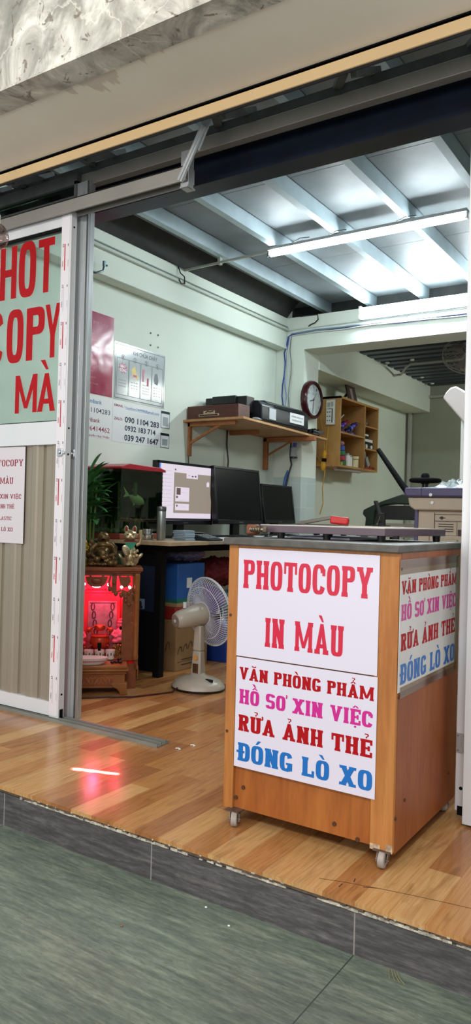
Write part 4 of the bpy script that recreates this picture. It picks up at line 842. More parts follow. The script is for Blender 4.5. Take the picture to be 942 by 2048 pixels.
# ------------------------------------------------------------------ wall shelf
M_SHELF = wood('pale pine shelf', '#b8905e', '#c9a474', (2.5, .4, 1), .5, 5)
M_BRK = wood('reddish pine bracket', '#a06a42', '#b57c50', (1, 1, 1), .55, 6)
sf_ = thing('wall_shelf', 'pine shelf board on wooden brackets above the monitors', 'shelf', (-2.95, 4.8, 1.55))
MB().prism([(-3.2, 4.18), (-2.70, 4.18), (-2.80, 5.62), (-2.935, 5.62), (-2.935, 5.435), (-3.2, 5.435)], 'z', 1.562, 1.577).build('board', M_SHELF, sf_)
b1 = MB().box((-3.198, 4.235, 1.33), (-3.18, 4.265, 1.56)).box((-3.2, 4.235, 1.535), (-2.80, 4.265, 1.561)).bar((-3.185, 4.25, 1.42), (-2.93, 4.25, 1.54), .012, .018)
b1.build('bracket', M_BRK, sf_, bevel=.001)
MB().box((-3.198, 5.255, 1.30), (-3.16, 5.29, 1.56)).box((-3.2, 5.255, 1.522), (-2.73, 5.29, 1.561)).bar((-3.175, 5.27, 1.41), (-2.93, 5.27, 1.53), .012, .018).build('bracket', M_BRK, sf_, bevel=.006)
MB().box((-3.198, 4.76, 1.53), (-2.95, 4.79, 1.561)).build('bracket', M_BRK, sf_)
bxw = thing('wooden_box', 'dark red brown wooden box with a cream handle plate on the shelf end', 'box', (-2.99, 4.28, 1.578))
MB().box((-3.19, 4.215, 1.578), (-2.765, 4.36, 1.672)).build('body', wood('mahogany box', '#4a2820', '#5d352b', (.5, 2, 2), .4, 5), bxw, bevel=.003)
MB().box((-3.09, 4.211, 1.597), (-2.92, 4.2155, 1.612)).box((-3.05, 4.211, 1.612), (-2.955, 4.2155, 1.634)).build('plate', mat('cream plate', '#b8a483', .5), bxw, bevel=.003)
MB().box((-3.08, 4.2095, 1.600), (-2.93, 4.2115, 1.608)).tube([(-3.03, 4.209, 1.622), (-3.01, 4.205, 1.630), (-2.99, 4.205, 1.624), (-2.965, 4.209, 1.630)], .0035).build('handle', M_BLACK, bxw)
pt_ = thing('inkjet_printer', 'bulky black inkjet printer with white stickers on the shelf', 'printer', (-2.95, 4.88, 1.578))
q = MB().prism([(-3.14, 1.578), (-2.765, 1.578), (-2.75, 1.60), (-2.755, 1.70), (-2.79, 1.735), (-3.14, 1.750)], 'y', 4.50, 5.19)
q.build('body', mat('charcoal printer plastic', '#15191f', .38), pt_, bevel=.006)
MB().prism([(-3.16, 1.735), (-2.785, 1.722), (-2.775, 1.73), (-2.80, 1.748), (-3.16, 1.765)], 'y', 4.60, 5.17).build('lid', mat('printer lid plastic', '#1c2128', .3), pt_, bevel=.004)
MB().box((-3.17, 4.40, 1.64), (-2.82, 4.505, 1.755)).box((-3.1, 4.38, 1.70), (-2.9, 4.41, 1.76)).build('paper_feed', M_BLACK, pt_, bevel=.006)
MB().box((-2.95, 5.19, 1.58), (-2.80, 5.27, 1.66)).build('ink_tank', M_BLACK, pt_, bevel=.004)
MB().box((-2.7545, 4.66, 1.704), (-2.7505, 5.10, 1.712)).box((-2.7535, 4.52, 1.60), (-2.7485, 5.17, 1.603)).build('slot', M_BLACKM, pt_)
lb = tag(MB().box((-2.7525, 4.895, 1.622), (-2.7475, 5.11, 1.697)).build('sticker', M_PAPER2, pt_), 'white name sticker')
q = MB(); write(q, 'AGRIBANK: 5604206414462', (-2.7470, 4.91, 1.666), Y, Z, .185, .013); write(q, 'NGUYỄN HUY THIỆN', (-2.7470, 4.925, 1.638), Y, Z, .15, .013)
for a in list(q.v): pass
q.build('lettering', M_INK, lb, smooth=0)
MB().box((-2.7525, 4.595, 1.612), (-2.7475, 4.685, 1.690)).build('sticker', mat('pale grey sticker', '#b7bec0', .5), pt_)
blob('clear_bag', 'scrap of clear plastic on the shelf beside the wooden box', 'bag', (-2.745, 4.42, 1.588), (.025, .05, .012), mat('clear scrap film', '#9aa4a4', .2, trans=.5), seed=9)
ad = MB(); rr = random.Random(3)
for i in range(7): ad.tube([(-2.86+rr.uniform(-.05, .05), 5.42+rr.uniform(-.08, .1), 1.585+rr.uniform(0, .05)) for _ in range(5)], .006, n=6)
ad.bar((-2.88, 5.34, 1.60), (-2.82, 5.56, 1.62), .035, .03)
tag(ad.build('cable_tangle', M_BLACK), 'tangle of black plugs and wire at the far end of the shelf', 'cable')
hb = thing('hanging_bottle', 'small clear bottle with a blue cap hanging upside down under the shelf bracket', 'bottle', (-3.0, 5.33, 1.40))
MB().lathe([(.001, 0), (.03, .0), (.03, .012), (.027, .013), (.024, .02), (.022, .075), (.012, .09)], (-2.97, 5.36, 1.40)).build('bottle', mat('clear bottle plastic', '#cfd6d8', .1, trans=.7), hb)
MB().lathe([(.001, -.004), (.033, 0), (.033, .012), (.001, .013)], (-2.97, 5.36, 1.396)).build('cap', M_BLACK, hb); MB().cyl((-2.96, 5.36, 1.49), (-2.96, 5.36, 1.52), .016).build('nozzle', mat('blue cap plastic', '#2b3f9c', .4), hb)
tag(MB().tube([(-3.19, 4.24, 1.33), (-3.19, 4.245, 1.27), (-3.185, 4.24, 1.15), (-3.15, 4.23, .95)], .004).build('electric_cable', mat('brown cord', '#5e4224', .6)), 'brown cord hanging down from the near shelf bracket', 'cord')
tag(MB().tube([(-3.19, 4.72, 1.56), (-3.185, 4.71, 1.45), (-3.175, 4.72, 1.33), (-3.18, 4.72, 1.24), (-3.12, 4.7, 1.0)], .006).build('electric_cable', M_BLACK), 'thick black cord hanging between the two brackets', 'cord')
tag(MB().tube([(-3.03, 5.42, 1.53), (-3.035, 5.42, 1.42), (-3.02, 5.42, 1.35), (-3.04, 5.41, 1.27), (-3.06, 5.40, 1.15)], .007).build('electric_cable', M_BLACK), 'black cord beside the hanging bottle', 'cord')
tag(MB().tube([(-3.04, 5.405, 1.30), (-3.06, 5.40, 1.25), (-3.075, 5.39, 1.15)], .011).build('cable_end', mat('blue cable sleeve', '#2a5a9a', .4)), 'blue sleeved cable end behind the small monitor', 'cable')

# ------------------------------------------------------------------ wall clock on the column side
ck = thing('wall_clock', 'round wall clock with a dark maroon rim on the column', 'clock', (-2.915, 5.545, 1.89))
cc = Vector((-2.94, 5.545, 1.891)); rot = RY(PI/2)
MB().lathe([(.128, .05), (.135, .056), (.150, .055), (.158, .042), (.160, .02), (.155, .004), (.145, 0), (.001, 0)], cc, n=56, rot=rot, caps=False).build('rim', mat('maroon clock rim', '#3c1016', .25), ck)
MB().lathe([(.001, .040), (.13, .040), (.13, .036)], cc, n=56, rot=rot, caps=False).build('dial', mat('clock dial', '#d3dcde', .25), ck)
q = MB(); xf = -2.94+.0415
for n_ in range(1, 13):
    a = n_*PI/6; cy_, cz = cc.y+math.sin(a)*.103, cc.z+math.cos(a)*.103; w = .012 if n_ < 10 else .022
    write(q, str(n_), (xf, cy_-w/2, cz-.012), Y, Z, w, .024)
write(q, 'Quartz', (xf, cc.y-.02, cc.z+.045), Y, Z, .04, .008)
q.build('numerals', M_INK, ck, smooth=0)
q = MB()
for a, L, w in ((math.radians(-105), .062, .009), (math.radians(184), .095, .006), (math.radians(40), .085, .002)):
    d = Vector((0, math.sin(a), math.cos(a))); q.bar(Vector((xf+.002, cc.y, cc.z))-d*.015, Vector((xf+.002, cc.y, cc.z))+d*L, w, .001, up=(1, 0, 0))
q.cyl((xf+.001, cc.y, cc.z), (xf+.004, cc.y, cc.z), .007); q.build('hands', M_BLACK, ck)
MB().lathe([(.001, .0475), (.128, .0475), (.128, .0455), (.001, .0455)], cc, n=40, rot=rot).build('cover_glass', thin('thin clock glass'), ck)

# ------------------------------------------------------------------ cubby shelf in the rear room
M_CUB = wood('honey plywood cubby', '#b48a4c', '#c49c60', (.6, 2, .4), .5, 4)
cu = thing('cubby_shelf', 'honey coloured plywood cubby shelf of five pigeonholes on the rear room wall', 'shelf', (-3.05, 6.56, 1.38))
xa, xb = -3.19, -2.93
MB().box((xa, 6.13, 1.383), (xb, 6.148, 2.015)).build('side_panel', M_CUB, cu); MB().box((xa, 6.982, 1.383), (xb, 7.0, 2.005)).build('side_panel', M_CUB, cu)
MB().box((xa, 6.665, 1.39), (xb, 6.683, 2.0)).build('divider', M_CUB, cu)
MB().box((xa, 6.148, 1.383), (xb, 6.982, 1.40)).build('bottom', M_CUB, cu); MB().box((xa, 6.13, 1.995), (xb, 7.0, 2.015)).build('top', M_CUB, cu)
MB().box((xa, 6.148, 1.685), (xb, 6.665, 1.70)).build('shelf', M_CUB, cu)
for z in (1.80, 1.585): MB().box((xa, 6.683, z), (xb, 6.982, z+.014)).build('shelf', M_CUB, cu)
MB().box((xa-.006, 6.13, 1.383), (xa, 7.0, 2.015)).build('back_board', wood('plywood back with painted shade', '#96673e', '#a3744a', (.6, 2, .4), .5, 4), cu)  # darker copy of the cubby plywood, recess shade put into its colour
MB().box((-3.19, 6.10, 1.40), (-3.155, 6.13, 1.60)).bar((-3.16, 6.115, 1.50), (-3.08, 6.115, 1.405), .015, .012).box((-3.2, 6.09, 1.385), (-3.0, 6.13, 1.403)).build('bracket', M_CUB, cu)
pf = thing('photo_frame', 'dark standing photo frame tilted on top of the cubby shelf', 'picture frame', (-3.03, 6.5, 2.015))
r_ = RY(-.25); pv = Vector((-2.99, 6.5, 2.015))
MB().box((-3.0, 6.43, 2.017), (-2.988, 6.63, 2.20), 0, r_, pv).build('frame', mat('dark brown frame', '#2e1c1a', .4), pf, bevel=.002)
q = MB().box((-2.9885, 6.445, 2.035), (-2.987, 6.615, 2.185), 0, r_, pv).box((-2.9875, 6.50, 2.04), (-2.9865, 6.55, 2.15), 1, r_, pv); q.build('photo', [mat('dim photo', '#4a3a40', .3, var=.3, scale=12), mat('pale photo figure', '#9a8680', .4)], pf)
MB().bar((-3.05, 6.52, 2.10), (-3.12, 6.52, 2.017), .05, .004).build('stand', mat('dark brown frame', '#2e1c1a'), pf)
ps = thing('power_strip', 'white wall power strip screwed to the side of the cubby shelf', 'power strip', (-3.02, 6.125, 1.76))
MB().box((-3.062, 6.104, 1.757), (-2.978, 6.13, 1.982)).build('body', M_WHITE, ps, bevel=.005)
q = MB()
for z in (1.795, 1.833, 1.871):
    for x in (-3.045, -3.022): q.cyl((x, 6.1035, z), (x, 6.11, z), .0055, n=8)
q.box((-3.004, 6.1035, 1.775), (-2.995, 6.106, 1.90)).box((-3.05, 6.1035, 1.898), (-3.0, 6.106, 1.902)); q.build('sockets', M_BLACKM, ps)
MB().box((-3.05, 6.10, 1.915), (-3.02, 6.106, 1.955)).box((-3.01, 6.10, 1.92), (-2.99, 6.106, 1.96)).build('switch', mat('grey switch', '#a8b0a8', .4), ps)
M_YEL = mat('yellow plastic', '#c8951c', .4)
yc = thing('extension_cord', 'yellow cord and plug hanging from the power strip', 'cord', (-3.04, 6.09, 1.0))
MB().tube([(-3.03, 6.10, 1.757), (-3.035, 6.095, 1.65), (-3.045, 6.09, 1.50), (-3.06, 6.09, 1.42), (-3.05, 6.09, 1.33), (-3.07, 6.09, 1.18), (-3.06, 6.09, 1.05), (-3.09, 6.09, .95)], .0045).tube([(-3.10, 6.10, 1.95), (-3.11, 6.10, 1.80), (-3.07, 6.095, 1.65), (-3.06, 6.09, 1.52)], .0035).build('cord', M_YEL, yc)
MB().ell((-3.055, 6.085, 1.485), (.022, .018, .045)).ell((-3.065, 6.085, 1.385), (.024, .018, .045)).build('plug', mat('amber plug', '#d29a1a', .35), yc)
MB().box((-3.075, 6.07, 1.425), (-3.04, 6.10, 1.455)).build('socket_band', M_BLACKM, yc, bevel=.004)
tag(MB().cyl((-2.99, 6.20, 1.366), (-2.95, 6.62, 1.362), .013).cyl((-2.992, 6.18, 1.366), (-2.99, 6.21, 1.366), .015).build('tube_roll', mat('grey pink film roll', '#a39c9a', .4)), 'thin grey roll clipped under the cubby shelf', 'tube')
# contents
def toy(nm, label, cat, fn, m, group=None):
    q = MB(); fn(q); return tag(q.build(nm, m, bevel=.0), label, cat, group)
rr = random.Random(21)
for i, (c, nm) in enumerate((('#26307e', 'dark blue'), ('#5a48b0', 'violet'), ('#7a2038', 'wine red'), ('#1e2458', 'navy'), ('#5f6cc0', 'pale blue'), ('#3b2a78', 'purple'), ('#c9b45a', 'yellow'))):
    def fn(q, i=i):
        y = 6.20+.065*i if i < 6 else 6.17; z = 1.73+.03*(i % 3) if i < 6 else 1.735
        q.ell((-2.985, y, z), (.03, .034, .028), n=8); q.ell((-2.965, y+.02, z+.02), .018, n=6); q.box((-3.0, y-.02, 1.701), (-2.96, y+.03, 1.72))
    toy('foil_ornament', nm+' shiny ornament in the heap in the upper left pigeonhole', 'ornament', fn, mat('ornament '+nm, c, .3, metal=.2, var=.3, scale=60), 'ornaments in the upper left pigeonhole')
tag(MB().bar((-2.96, 6.16, 1.80), (-2.95, 6.24, 1.86), .012, .004).build('plastic_ruler', M_WHITE), 'white plastic blade leaning out of the ornament heap', 'ruler')
cols_ = [('#1c5a3a', 'bottom green'), ('#a52038', 'red'), ('#1e6a48', 'upper green'), ('#2746a0', 'blue')]
for i, (c, nm) in enumerate(cols_):
    tag(MB().cyl((-2.98, 6.255, 1.401+.045*i), (-2.98, 6.255, 1.444+.045*i), .052-.004*i, n=22).build('ribbon_roll', mat('roll '+nm, c, .45), bevel=.003), nm+' roll in the stack in the lower left pigeonhole', 'roll', 'stacked coloured rolls')
tag(MB().ell((-2.98, 6.265, 1.603), (.03, .03, .024), n=10).build('knob_lid', mat('dusty pink knob', '#a8787c', .4), bevel=0), 'dusty pink knob on top of the coloured rolls', 'knob')
tag(MB().box((-2.965, 6.21, 1.401), (-2.94, 6.30, 1.43)).build('yellow_block', mat('bright yellow block', '#c9b02c', .5), bevel=.003), 'flat yellow block in front of the coloured rolls', 'block')
for i, (y, h, nm) in enumerate(((6.375, .10, 'left'), (6.43, .088, 'middle'))):
    b_ = thing('white_bottle', 'small white bottle with a pale lid, the %s one of the pair' % nm, 'bottle', (-2.965, y, 1.40), 'white bottles in the lower left pigeonhole')
    MB().cyl((-2.965, y, 1.401), (-2.965, y, 1.401+h), .026 if i == 0 else .02, n=18).build('body', M_WHITE, b_, bevel=.003); MB().cyl((-2.965, y, 1.401+h), (-2.965, y, 1.42+h), .016, n=14).build('lid', mat('grey lid', '#9aa0a0', .4), b_)
j_ = thing('cream_jar', 'cream coloured jar with a wide lid in the lower left pigeonhole', 'jar', (-2.97, 6.52, 1.40))
MB().cyl((-2.97, 6.54, 1.401), (-2.97, 6.54, 1.475), .038, n=22).build('body', mat('cream plastic', '#d4cba0', .4), j_, bevel=.004); MB().cyl((-2.97, 6.54, 1.477), (-2.97, 6.54, 1.505), .042, n=22).build('lid', mat('cream plastic'+'2', '#cfc496', .4), j_, bevel=.003)
tag(MB().ell((-3.02, 6.42, 1.50), (.03, .05, .03), n=8).ell((-3.02, 6.36, 1.52), (.02, .02, .03), n=6).build('grey_bundle', mat('grey wire bundle', '#8c7e78', .6, var=.4, scale=50)), 'grey bundle lying behind the white bottles', 'bundle')
tag(MB().ell((-2.97, 6.73, 1.845), (.02, .022, .03), n=8).ell((-2.97, 6.73, 1.885), .014, n=8).ell((-2.97, 6.78, 1.84), (.018, .02, .026), n=8).ell((-2.97, 6.78, 1.875), .012, n=8).build('figurine_pair', mat('dull bronze', '#6b5a44', .5, metal=.4)), 'pair of tiny bronze figures in the top right pigeonhole', 'figurine')
cam_ = thing('toy_truck', 'black and white toy truck in the middle right pigeonhole', 'toy', (-2.97, 6.8, 1.60))
MB().box((-3.0, 6.70, 1.60), (-2.95, 6.92, 1.66)).box((-3.0, 6.72, 1.66), (-2.95, 6.80, 1.74)).build('body', M_BLACK, cam_, bevel=.004)
MB().box((-2.95, 6.72, 1.665), (-2.945, 6.90, 1.69)).box((-2.95, 6.71, 1.72), (-2.945, 6.80, 1.735)).cyl((-2.95, 6.75, 1.62), (-2.94, 6.75, 1.62), .02).cyl((-2.95, 6.87, 1.62), (-2.94, 6.87, 1.62), .018).build('trim', M_WHITE, cam_)
tag(MB().bar((-2.96, 6.74, 1.57), (-2.96, 6.76, 1.50), .02, .012).bar((-2.955, 6.76, 1.51), (-2.955, 6.82, 1.43), .03, .05).build('hand_punch', mat('pale grey metal tool', '#a6a6a4', .4, metal=.4), bevel=.003), 'pale metal punch leaning in the bottom right pigeonhole', 'tool')
tag(MB().box((-2.97, 6.73, 1.401), (-2.94, 6.90, 1.42)).box((-2.97, 6.84, 1.42), (-2.94, 6.94, 1.435)).build('red_tool', mat('dark red tool', '#8e2a1c', .5), bevel=.003), 'dark red tool lying in the bottom right pigeonhole', 'tool')
# conduit and fan in the rear room
tag(MB().tube([(-2.92, 7.35, 2.40), (-2.85, 7.37, 2.41), (-2.74, 7.2, 2.44), (-2.66, 7.12, 2.455), (-2.55, 7.12, 2.455), (-2.3, 7.12, 2.455), (-1.8, 7.05, 2.45)], .012).build('ceiling_conduit', mat('rear room conduit', '#a9aca2', .5)), 'bent white conduit crossing under the rear room roofing', 'conduit')
tag(MB().box((-3.17, 8.44, 0), (-3.13, 8.49, 2.36)).box((-3.17, 8.45, 2.33), (-2.0, 8.49, 2.36)).build('corner_conduit', mat('rear room conduit', '#a9aca2'), bevel=.006), 'white conduit down the far corner of the rear room', 'conduit')
sc = MB()
for x, y in ((-2.86, 7.02), (-2.82, 7.9), (-2.84, 8.3), (-2.6, 7.0)): sc.ell((x, y, 2.468), (.022, .022, .012), n=8)
struct('roofing_washers', sc, M_WHITE)
wf = thing('wall_fan', 'wire caged wall fan hanging in the rear room at the right edge', 'fan', (-1.93, 6.5, 2.35))
fr_ = Euler((math.radians(55), 0, math.radians(20))).to_matrix(); fc = Vector((-1.915, 6.5, 2.345)); g = MB(); M_CAGE = mat('beige grey fan wire', '#8f8a80', .4)
for R_, z_ in ((.215, 0), (.215, .03), (.19, .055), (.13, .07), (.06, .075), (.19, -.03), (.12, -.045)):
    g.tube([fr_ @ Vector((R_*math.cos(a*PI/18), R_*math.sin(a*PI/18), z_))+fc for a in range(36)], .004 if R_ > .2 else .002, n=5, closed=True)
for k_ in range(36):
    a = k_*PI/18; c_, s_ = math.cos(a), math.sin(a)
    g.tube([fr_ @ Vector((r*c_, r*s_, z))+fc for r, z in ((.05, .075), (.13, .07), (.19, .055), (.215, .015), (.19, -.03), (.12, -.045), (.04, -.05))], .0013, n=4)
g.build('cage', M_CAGE, wf)
q = MB()
for k_ in range(3):
    a0 = k_*2*PI/3; q.add([fr_ @ Vector((r*math.cos(a0+a), r*math.sin(a0+a), z))+fc for r, a, z in ((.03, 0, .01), (.17, -.25, .0), (.18, .25, .02), (.16, .75, .035), (.04, .9, .03))], [(0, 1, 2, 3, 4)])
q.build('blades', mat('taupe fan blade', '#8a8072', .5), wf)
MB().cyl(fr_ @ Vector((0, 0, -.14))+fc, fr_ @ Vector((0, 0, .0))+fc, .06, .05).build('motor', mat('beige fan housing', '#a89e8e', .5), wf, bevel=.01)
MB().bar(fr_ @ Vector((0, 0, -.12))+fc, (-1.85, 6.55, 2.47), .04, .04).build('arm', M_CAGE, wf)
ac = thing('paper_hopper', 'white angled plastic hopper sticking out at the right behind the door frame', 'hopper', (-1.6, 5.3, 1.7))
MB().prism([(-1.72, 1.79), (-1.70, 1.83), (-1.67, 1.86), (-1.63, 1.87), (-1.52, 1.80), (-1.46, 1.60), (-1.56, 1.60)], 'y', 5.25, 5.43).build('body', mat('hopper plastic', '#d8cfcb', .4), ac, bevel=.012)
MB().box((-1.60, 5.30, 1.2), (-1.55, 5.40, 1.70)).build('post', M_WHITE, ac)

# ------------------------------------------------------------------ copier
M_CREAM = mat('copier cream', '#b9aa96', .45, var=.03); M_PURP = mat('copier purple', '#4f486e', .4)
cp = thing('photocopier', 'large cream photocopier with a purple lid behind the counter', 'photocopier', (-1.1, 4.4, 0))
MB().box((-1.466, 4.10, .06), (-.82, 4.70, .978)).build('body', M_CREAM, cp, bevel=.008)
MB().box((-1.492, 4.11, .06), (-1.467, 4.70, .985)).build('side_trim', M_PURP, cp, bevel=.006)
MB().prism([(-1.475, .978), (-1.505, 1.0), (-1.515, 1.048), (-.80, 1.048), (-.81, .978)], 'y', 4.06, 4.72).build('scanner_body', M_CREAM, cp, bevel=.008)
MB().prism([(-1.52, 1.05), (-1.53, 1.075), (-1.527, 1.102), (-.79, 1.102), (-.79, 1.05)], 'y', 4.04, 4.74).build('lid', M_PURP, cp, bevel=.01)
q = MB().box((-1.372, 4.097, .10), (-1.369, 4.101, .965))
for z in (.955, .918): q.box((-1.37, 4.097, z), (-.84, 4.101, z+.003))
q.box((-1.43, 4.057, 1.051), (-.8, 4.061, 1.055)).box((-1.43, 4.037, 1.05), (-1.428, 4.041, 1.102)).cyl((-1.33, 4.10, .937), (-1.33, 4.096, .937), .009)
for z in (.900, .887, .874, .861): q.box((-1.345, 4.0905, z), (-1.262, 4.0935, z+.005))
q.box((-1.24, 4.097, .84), (-1.21, 4.101, .875)).box((-1.345, 4.097, .935), (-1.31, 4.101, .939)).box((-1.40, 4.097, .80), (-1.398, 4.101, .86)).box((-1.22, 4.097, .78), (-1.217, 4.101, .84))
q.build('seams', mat('dark seam', '#3f3530', .6), cp)
MB().box((-1.365, 4.092, .842), (-1.245, 4.0995, .915)).box((-1.34, 4.085, .78), (-1.24, 4.0995, .82)).build('cover', M_CREAM, cp, bevel=.002)
q = MB()
for x, z, y in ((-1.375, 1.062, 4.038), (-1.372, 1.02, 4.058), (-1.40, .872, 4.098)): q.cyl((x, y, z), (x, y-.004, z), .009)
q.build('screw_cap', M_ALU, cp)
q = MB()
for x, y in ((-1.4, 4.16), (-.88, 4.16), (-1.4, 4.64), (-.88, 4.64)): q.cyl((x, y, 0), (x, y, .06), .03)
q.build('foot', M_BLACK, cp)
# low metal shelf stack glimpsed between the counter and the right door leaf
rk = thing('metal_rack', 'low metal rack seen between the counter and the right door leaf', 'rack', (-.95, 3.2, 0))
for z in (.12, .26, .40): MB().box((-1.25, 3.05, z), (-.62, 3.4, z+.02)).build('shelf', M_ALU, rk, bevel=.003)
for x in (-1.24, -.64):
    for y in (3.06, 3.38): MB().box((x-.012, y-.012, 0), (x+.012, y+.012, .44)).build('post', M_ALU, rk)
pb = MB(); random.seed(4)
def crumple(c, w, d, h, n=12, seed=1):
    rnd = random.Random(seed); q = MB(); vs = []; fs = []
    for i in range(n+1):
        for j in range(n+1):
            u, v = i/n, j/n; e_ = min(u, 1-u, v, 1-v)*4; z = h*min(1, e_)*(.35+.65*rnd.random())*(1-.75*u)
            vs.append((c[0]+w*(u-.5)+rnd.uniform(-.008, .008), c[1]+d*(v-.5)+rnd.uniform(-.008, .008), c[2]+z))
    for i in range(n):
        for j in range(n): a = i*(n+1)+j; fs.append((a, a+1, a+n+2, a+n+1))
    return q.add(vs, fs)
cb_ = crumple((-1.25, 4.30, 1.104), .30, .34, .085, 14, 3).build('plastic_bag', mat('crinkled clear film', '#b4c0c2', .18, trans=.35, spec=.8), smooth=25)
tag(cb_, 'crumpled clear plastic bag on top of the photocopier', 'bag')
cr2 = crumple((-1.28, 4.16, 1.103), .34, .12, .012, 10, 8); tag(cr2.build('plastic_sheet', mat('crinkled clear film', '#b4c0c2'), smooth=25), 'flat strip of clear plastic under the crumpled bag', 'plastic sheet')

# ------------------------------------------------------------------ guillotine in the rear
M_GREEN = mat('dark green cast iron', '#15261c', .4, metal=.2, var=.15)
gt = thing('guillotine_cutter', 'dark green cast iron paper guillotine with a long lever and a hand wheel', 'paper cutter', (-1.95, 5.1, .0))
MB().prism([(-2.21, .80), (-2.20, .93), (-2.225, .955), (-2.22, .985), (-2.17, 1.01), (-2.08, 1.05), (-1.93, 1.10), (-1.68, 1.10), (-1.68, 1.03), (-2.0, 1.03), (-2.08, 1.02), (-2.13, .98), (-2.135, .80)], 'y', 5.06, 5.16).build('frame', M_GREEN, gt, bevel=.008)
MB().prism([(-1.72, .80), (-1.70, 1.06), (-1.60, 1.06), (-1.60, .80)], 'y', 5.06, 5.16).build('frame', M_GREEN, gt, bevel=.008)
MB().box((-2.12, 5.08, .92), (-1.72, 5.11, 1.02)).build('blade_holder', M_BLACK, gt); MB().box((-2.22, 4.95, .80), (-1.60, 5.6, .83)).box((-2.1, 5.03, .875), (-1.7, 5.06, .895), 0).build('table', mat('worn steel table', '#8a857a', .4, metal=.5), gt)
MB().tube([(-1.86, 5.10, 1.07), (-1.95, 5.11, 1.17), (-2.165, 5.18, 1.43)], [.028, .022, .017], n=12).build('lever', M_BLACKM, gt)
MB().lathe([(.10, 0), (.112, .008), (.112, .022), (.10, .03), (.09, .022), (.09, .008), (.10, 0)], (-1.82, 5.22, 1.19), n=36, caps=False).lathe([(.001, -.02), (.03, -.02), (.03, .04), (.02, .055), (.001, .057)], (-1.82, 5.22, 1.20), n=20).bar((-1.93, 5.22, 1.205), (-1.71, 5.22, 1.205), .022, .014).bar((-1.82, 5.11, 1.205), (-1.82, 5.33, 1.205), .022, .014).build('hand_wheel', M_BLACKM, gt)
MB().cyl((-1.82, 5.22, 1.05), (-1.82, 5.22, 1.20), .022).box((-1.87, 5.19, 1.10), (-1.77, 5.25, 1.13)).build('screw_column', M_BLACK, gt)
q = MB()
for x in (-2.18, -1.64):
    for y in (5.0, 5.55): q.box((x-.02, y-.02, 0), (x+.02, y+.02, .80))
q.build('leg', M_BLACK, gt)
tb = thing('side_table', 'low table behind the counter carrying the black stand', 'table', (-2.0, 4.5, 0))
MB().box((-2.25, 4.25, .855), (-1.62, 4.75, .875)).build('table_top', M_DESK, tb)
q = MB()
for x in (-2.2, -1.67):
    for y in (4.3, 4.7): q.box((x-.015, y-.015, 0), (x+.015, y+.015, .855))
q.build('legs', M_BLACK, tb)
hs = thing('phone_stand', 'upright black handset stand behind the trimming bed', 'stand', (-1.9, 4.6, .876))
MB().bar((-1.885, 4.6, .90), (-1.94, 4.62, 1.04), .03, .015).bar((-1.885, 4.6, .876), (-1.89, 4.6, .96), .05, .02).box((-1.94, 4.56, .876), (-1.84, 4.64, .884)).build('arm', M_BLACK, hs, bevel=.003)
MB().bar((-1.905, 4.585, .895), (-1.89, 4.585, .94), .006, .004).build('clip', M_CHROME, hs)

# ------------------------------------------------------------------ desk fan
M_FAN = mat('warm grey fan plastic', '#a39b8e', .3, var=.02); M_WIRE = mat('white fan wire', '#c8c8cc', .35)
fn_ = thing('table_fan', 'grey table fan seen from behind with a white wire guard', 'fan', (-2.34, 3.25, 0))
MB().lathe([(.148, 0), (.15, .010), (.14, .013)], (-2.34, 3.25, 0), n=40, sc=(1.0, .85, 1)).build('base_rim', M_BLACK, fn_)
MB().lathe([(.148, .012), (.146, .022), (.125, .045), (.085, .062), (.05, .072), (.03, .085), (.001, .087)], (-2.34, 3.25, 0), n=44, sc=(1, .85, 1)).build('base', M_FAN, fn_)
MB().box((-2.27, 3.215, .052), (-2.225, 3.222, .066)).build('switch_row', M_BLACK, fn_)
nk = MB(); 
for (z0, w0, z1, w1) in ((.07, .032, .20, .026), (.20, .026, .335, .021)):
    c0 = Vector((-2.343, 3.25, z0)); c1 = Vector((-2.343, 3.25, z1))
    nk.add([c0+Vector((s*w0, t_*w0*.8, 0)) for s, t_ in ((-1, -1), (1, -1), (1, 1), (-1, 1))]+[c1+Vector((s*w1, t_*w1*.8, 0)) for s, t_ in ((-1, -1), (1, -1), (1, 1), (-1, 1))], [(0, 3, 2, 1), (4, 5, 6, 7), (0, 1, 5, 4), (1, 2, 6, 5), (2, 3, 7, 6), (3, 0, 4, 7)])
nk.build('neck', M_FAN, fn_, bevel=.007)
MB().cyl((-2.343, 3.2235, .165), (-2.343, 3.2225, .165), .013, n=18).build('round_sticker', mat('orange sticker', '#c98a3a', .4), fn_); MB().box((-2.36, 3.2225, .085), (-2.325, 3.2235, .135)).build('label', M_CHROME, fn_)
R0, R1 = Vector((-2.40, 3.115, .365)), Vector((-2.315, 3.40, .412)); ax = (R1-R0).normalized()
q_ = ax.to_track_quat('Z', 'Y').to_matrix()
MB().lathe([(.001, 0), (.030, .0), (.040, .006), (.050, .03), (.056, .08), (.060, .14), (.062, .165), (.058, .18), (.001, .182)], R0, n=36, rot=q_, sc=(1, .95, 1)).build('motor_housing', M_FAN, fn_)
MB().lathe([(.001, -.002), (.031, -.001), (.033, .003), (.001, .003)], R0, n=30, rot=q_).build('vent_cap', mat('dark vent cap', '#7a7268', .5, var=.4, scale=120, stretch=(1, 1, 4)), fn_); MB().cyl(R0+ax*-.003, R0+ax*.002, .009).cyl(R0+ax*.06+Z*.055, R0+ax*.06+Z*.085, .010).build('knob', M_WIRE, fn_)
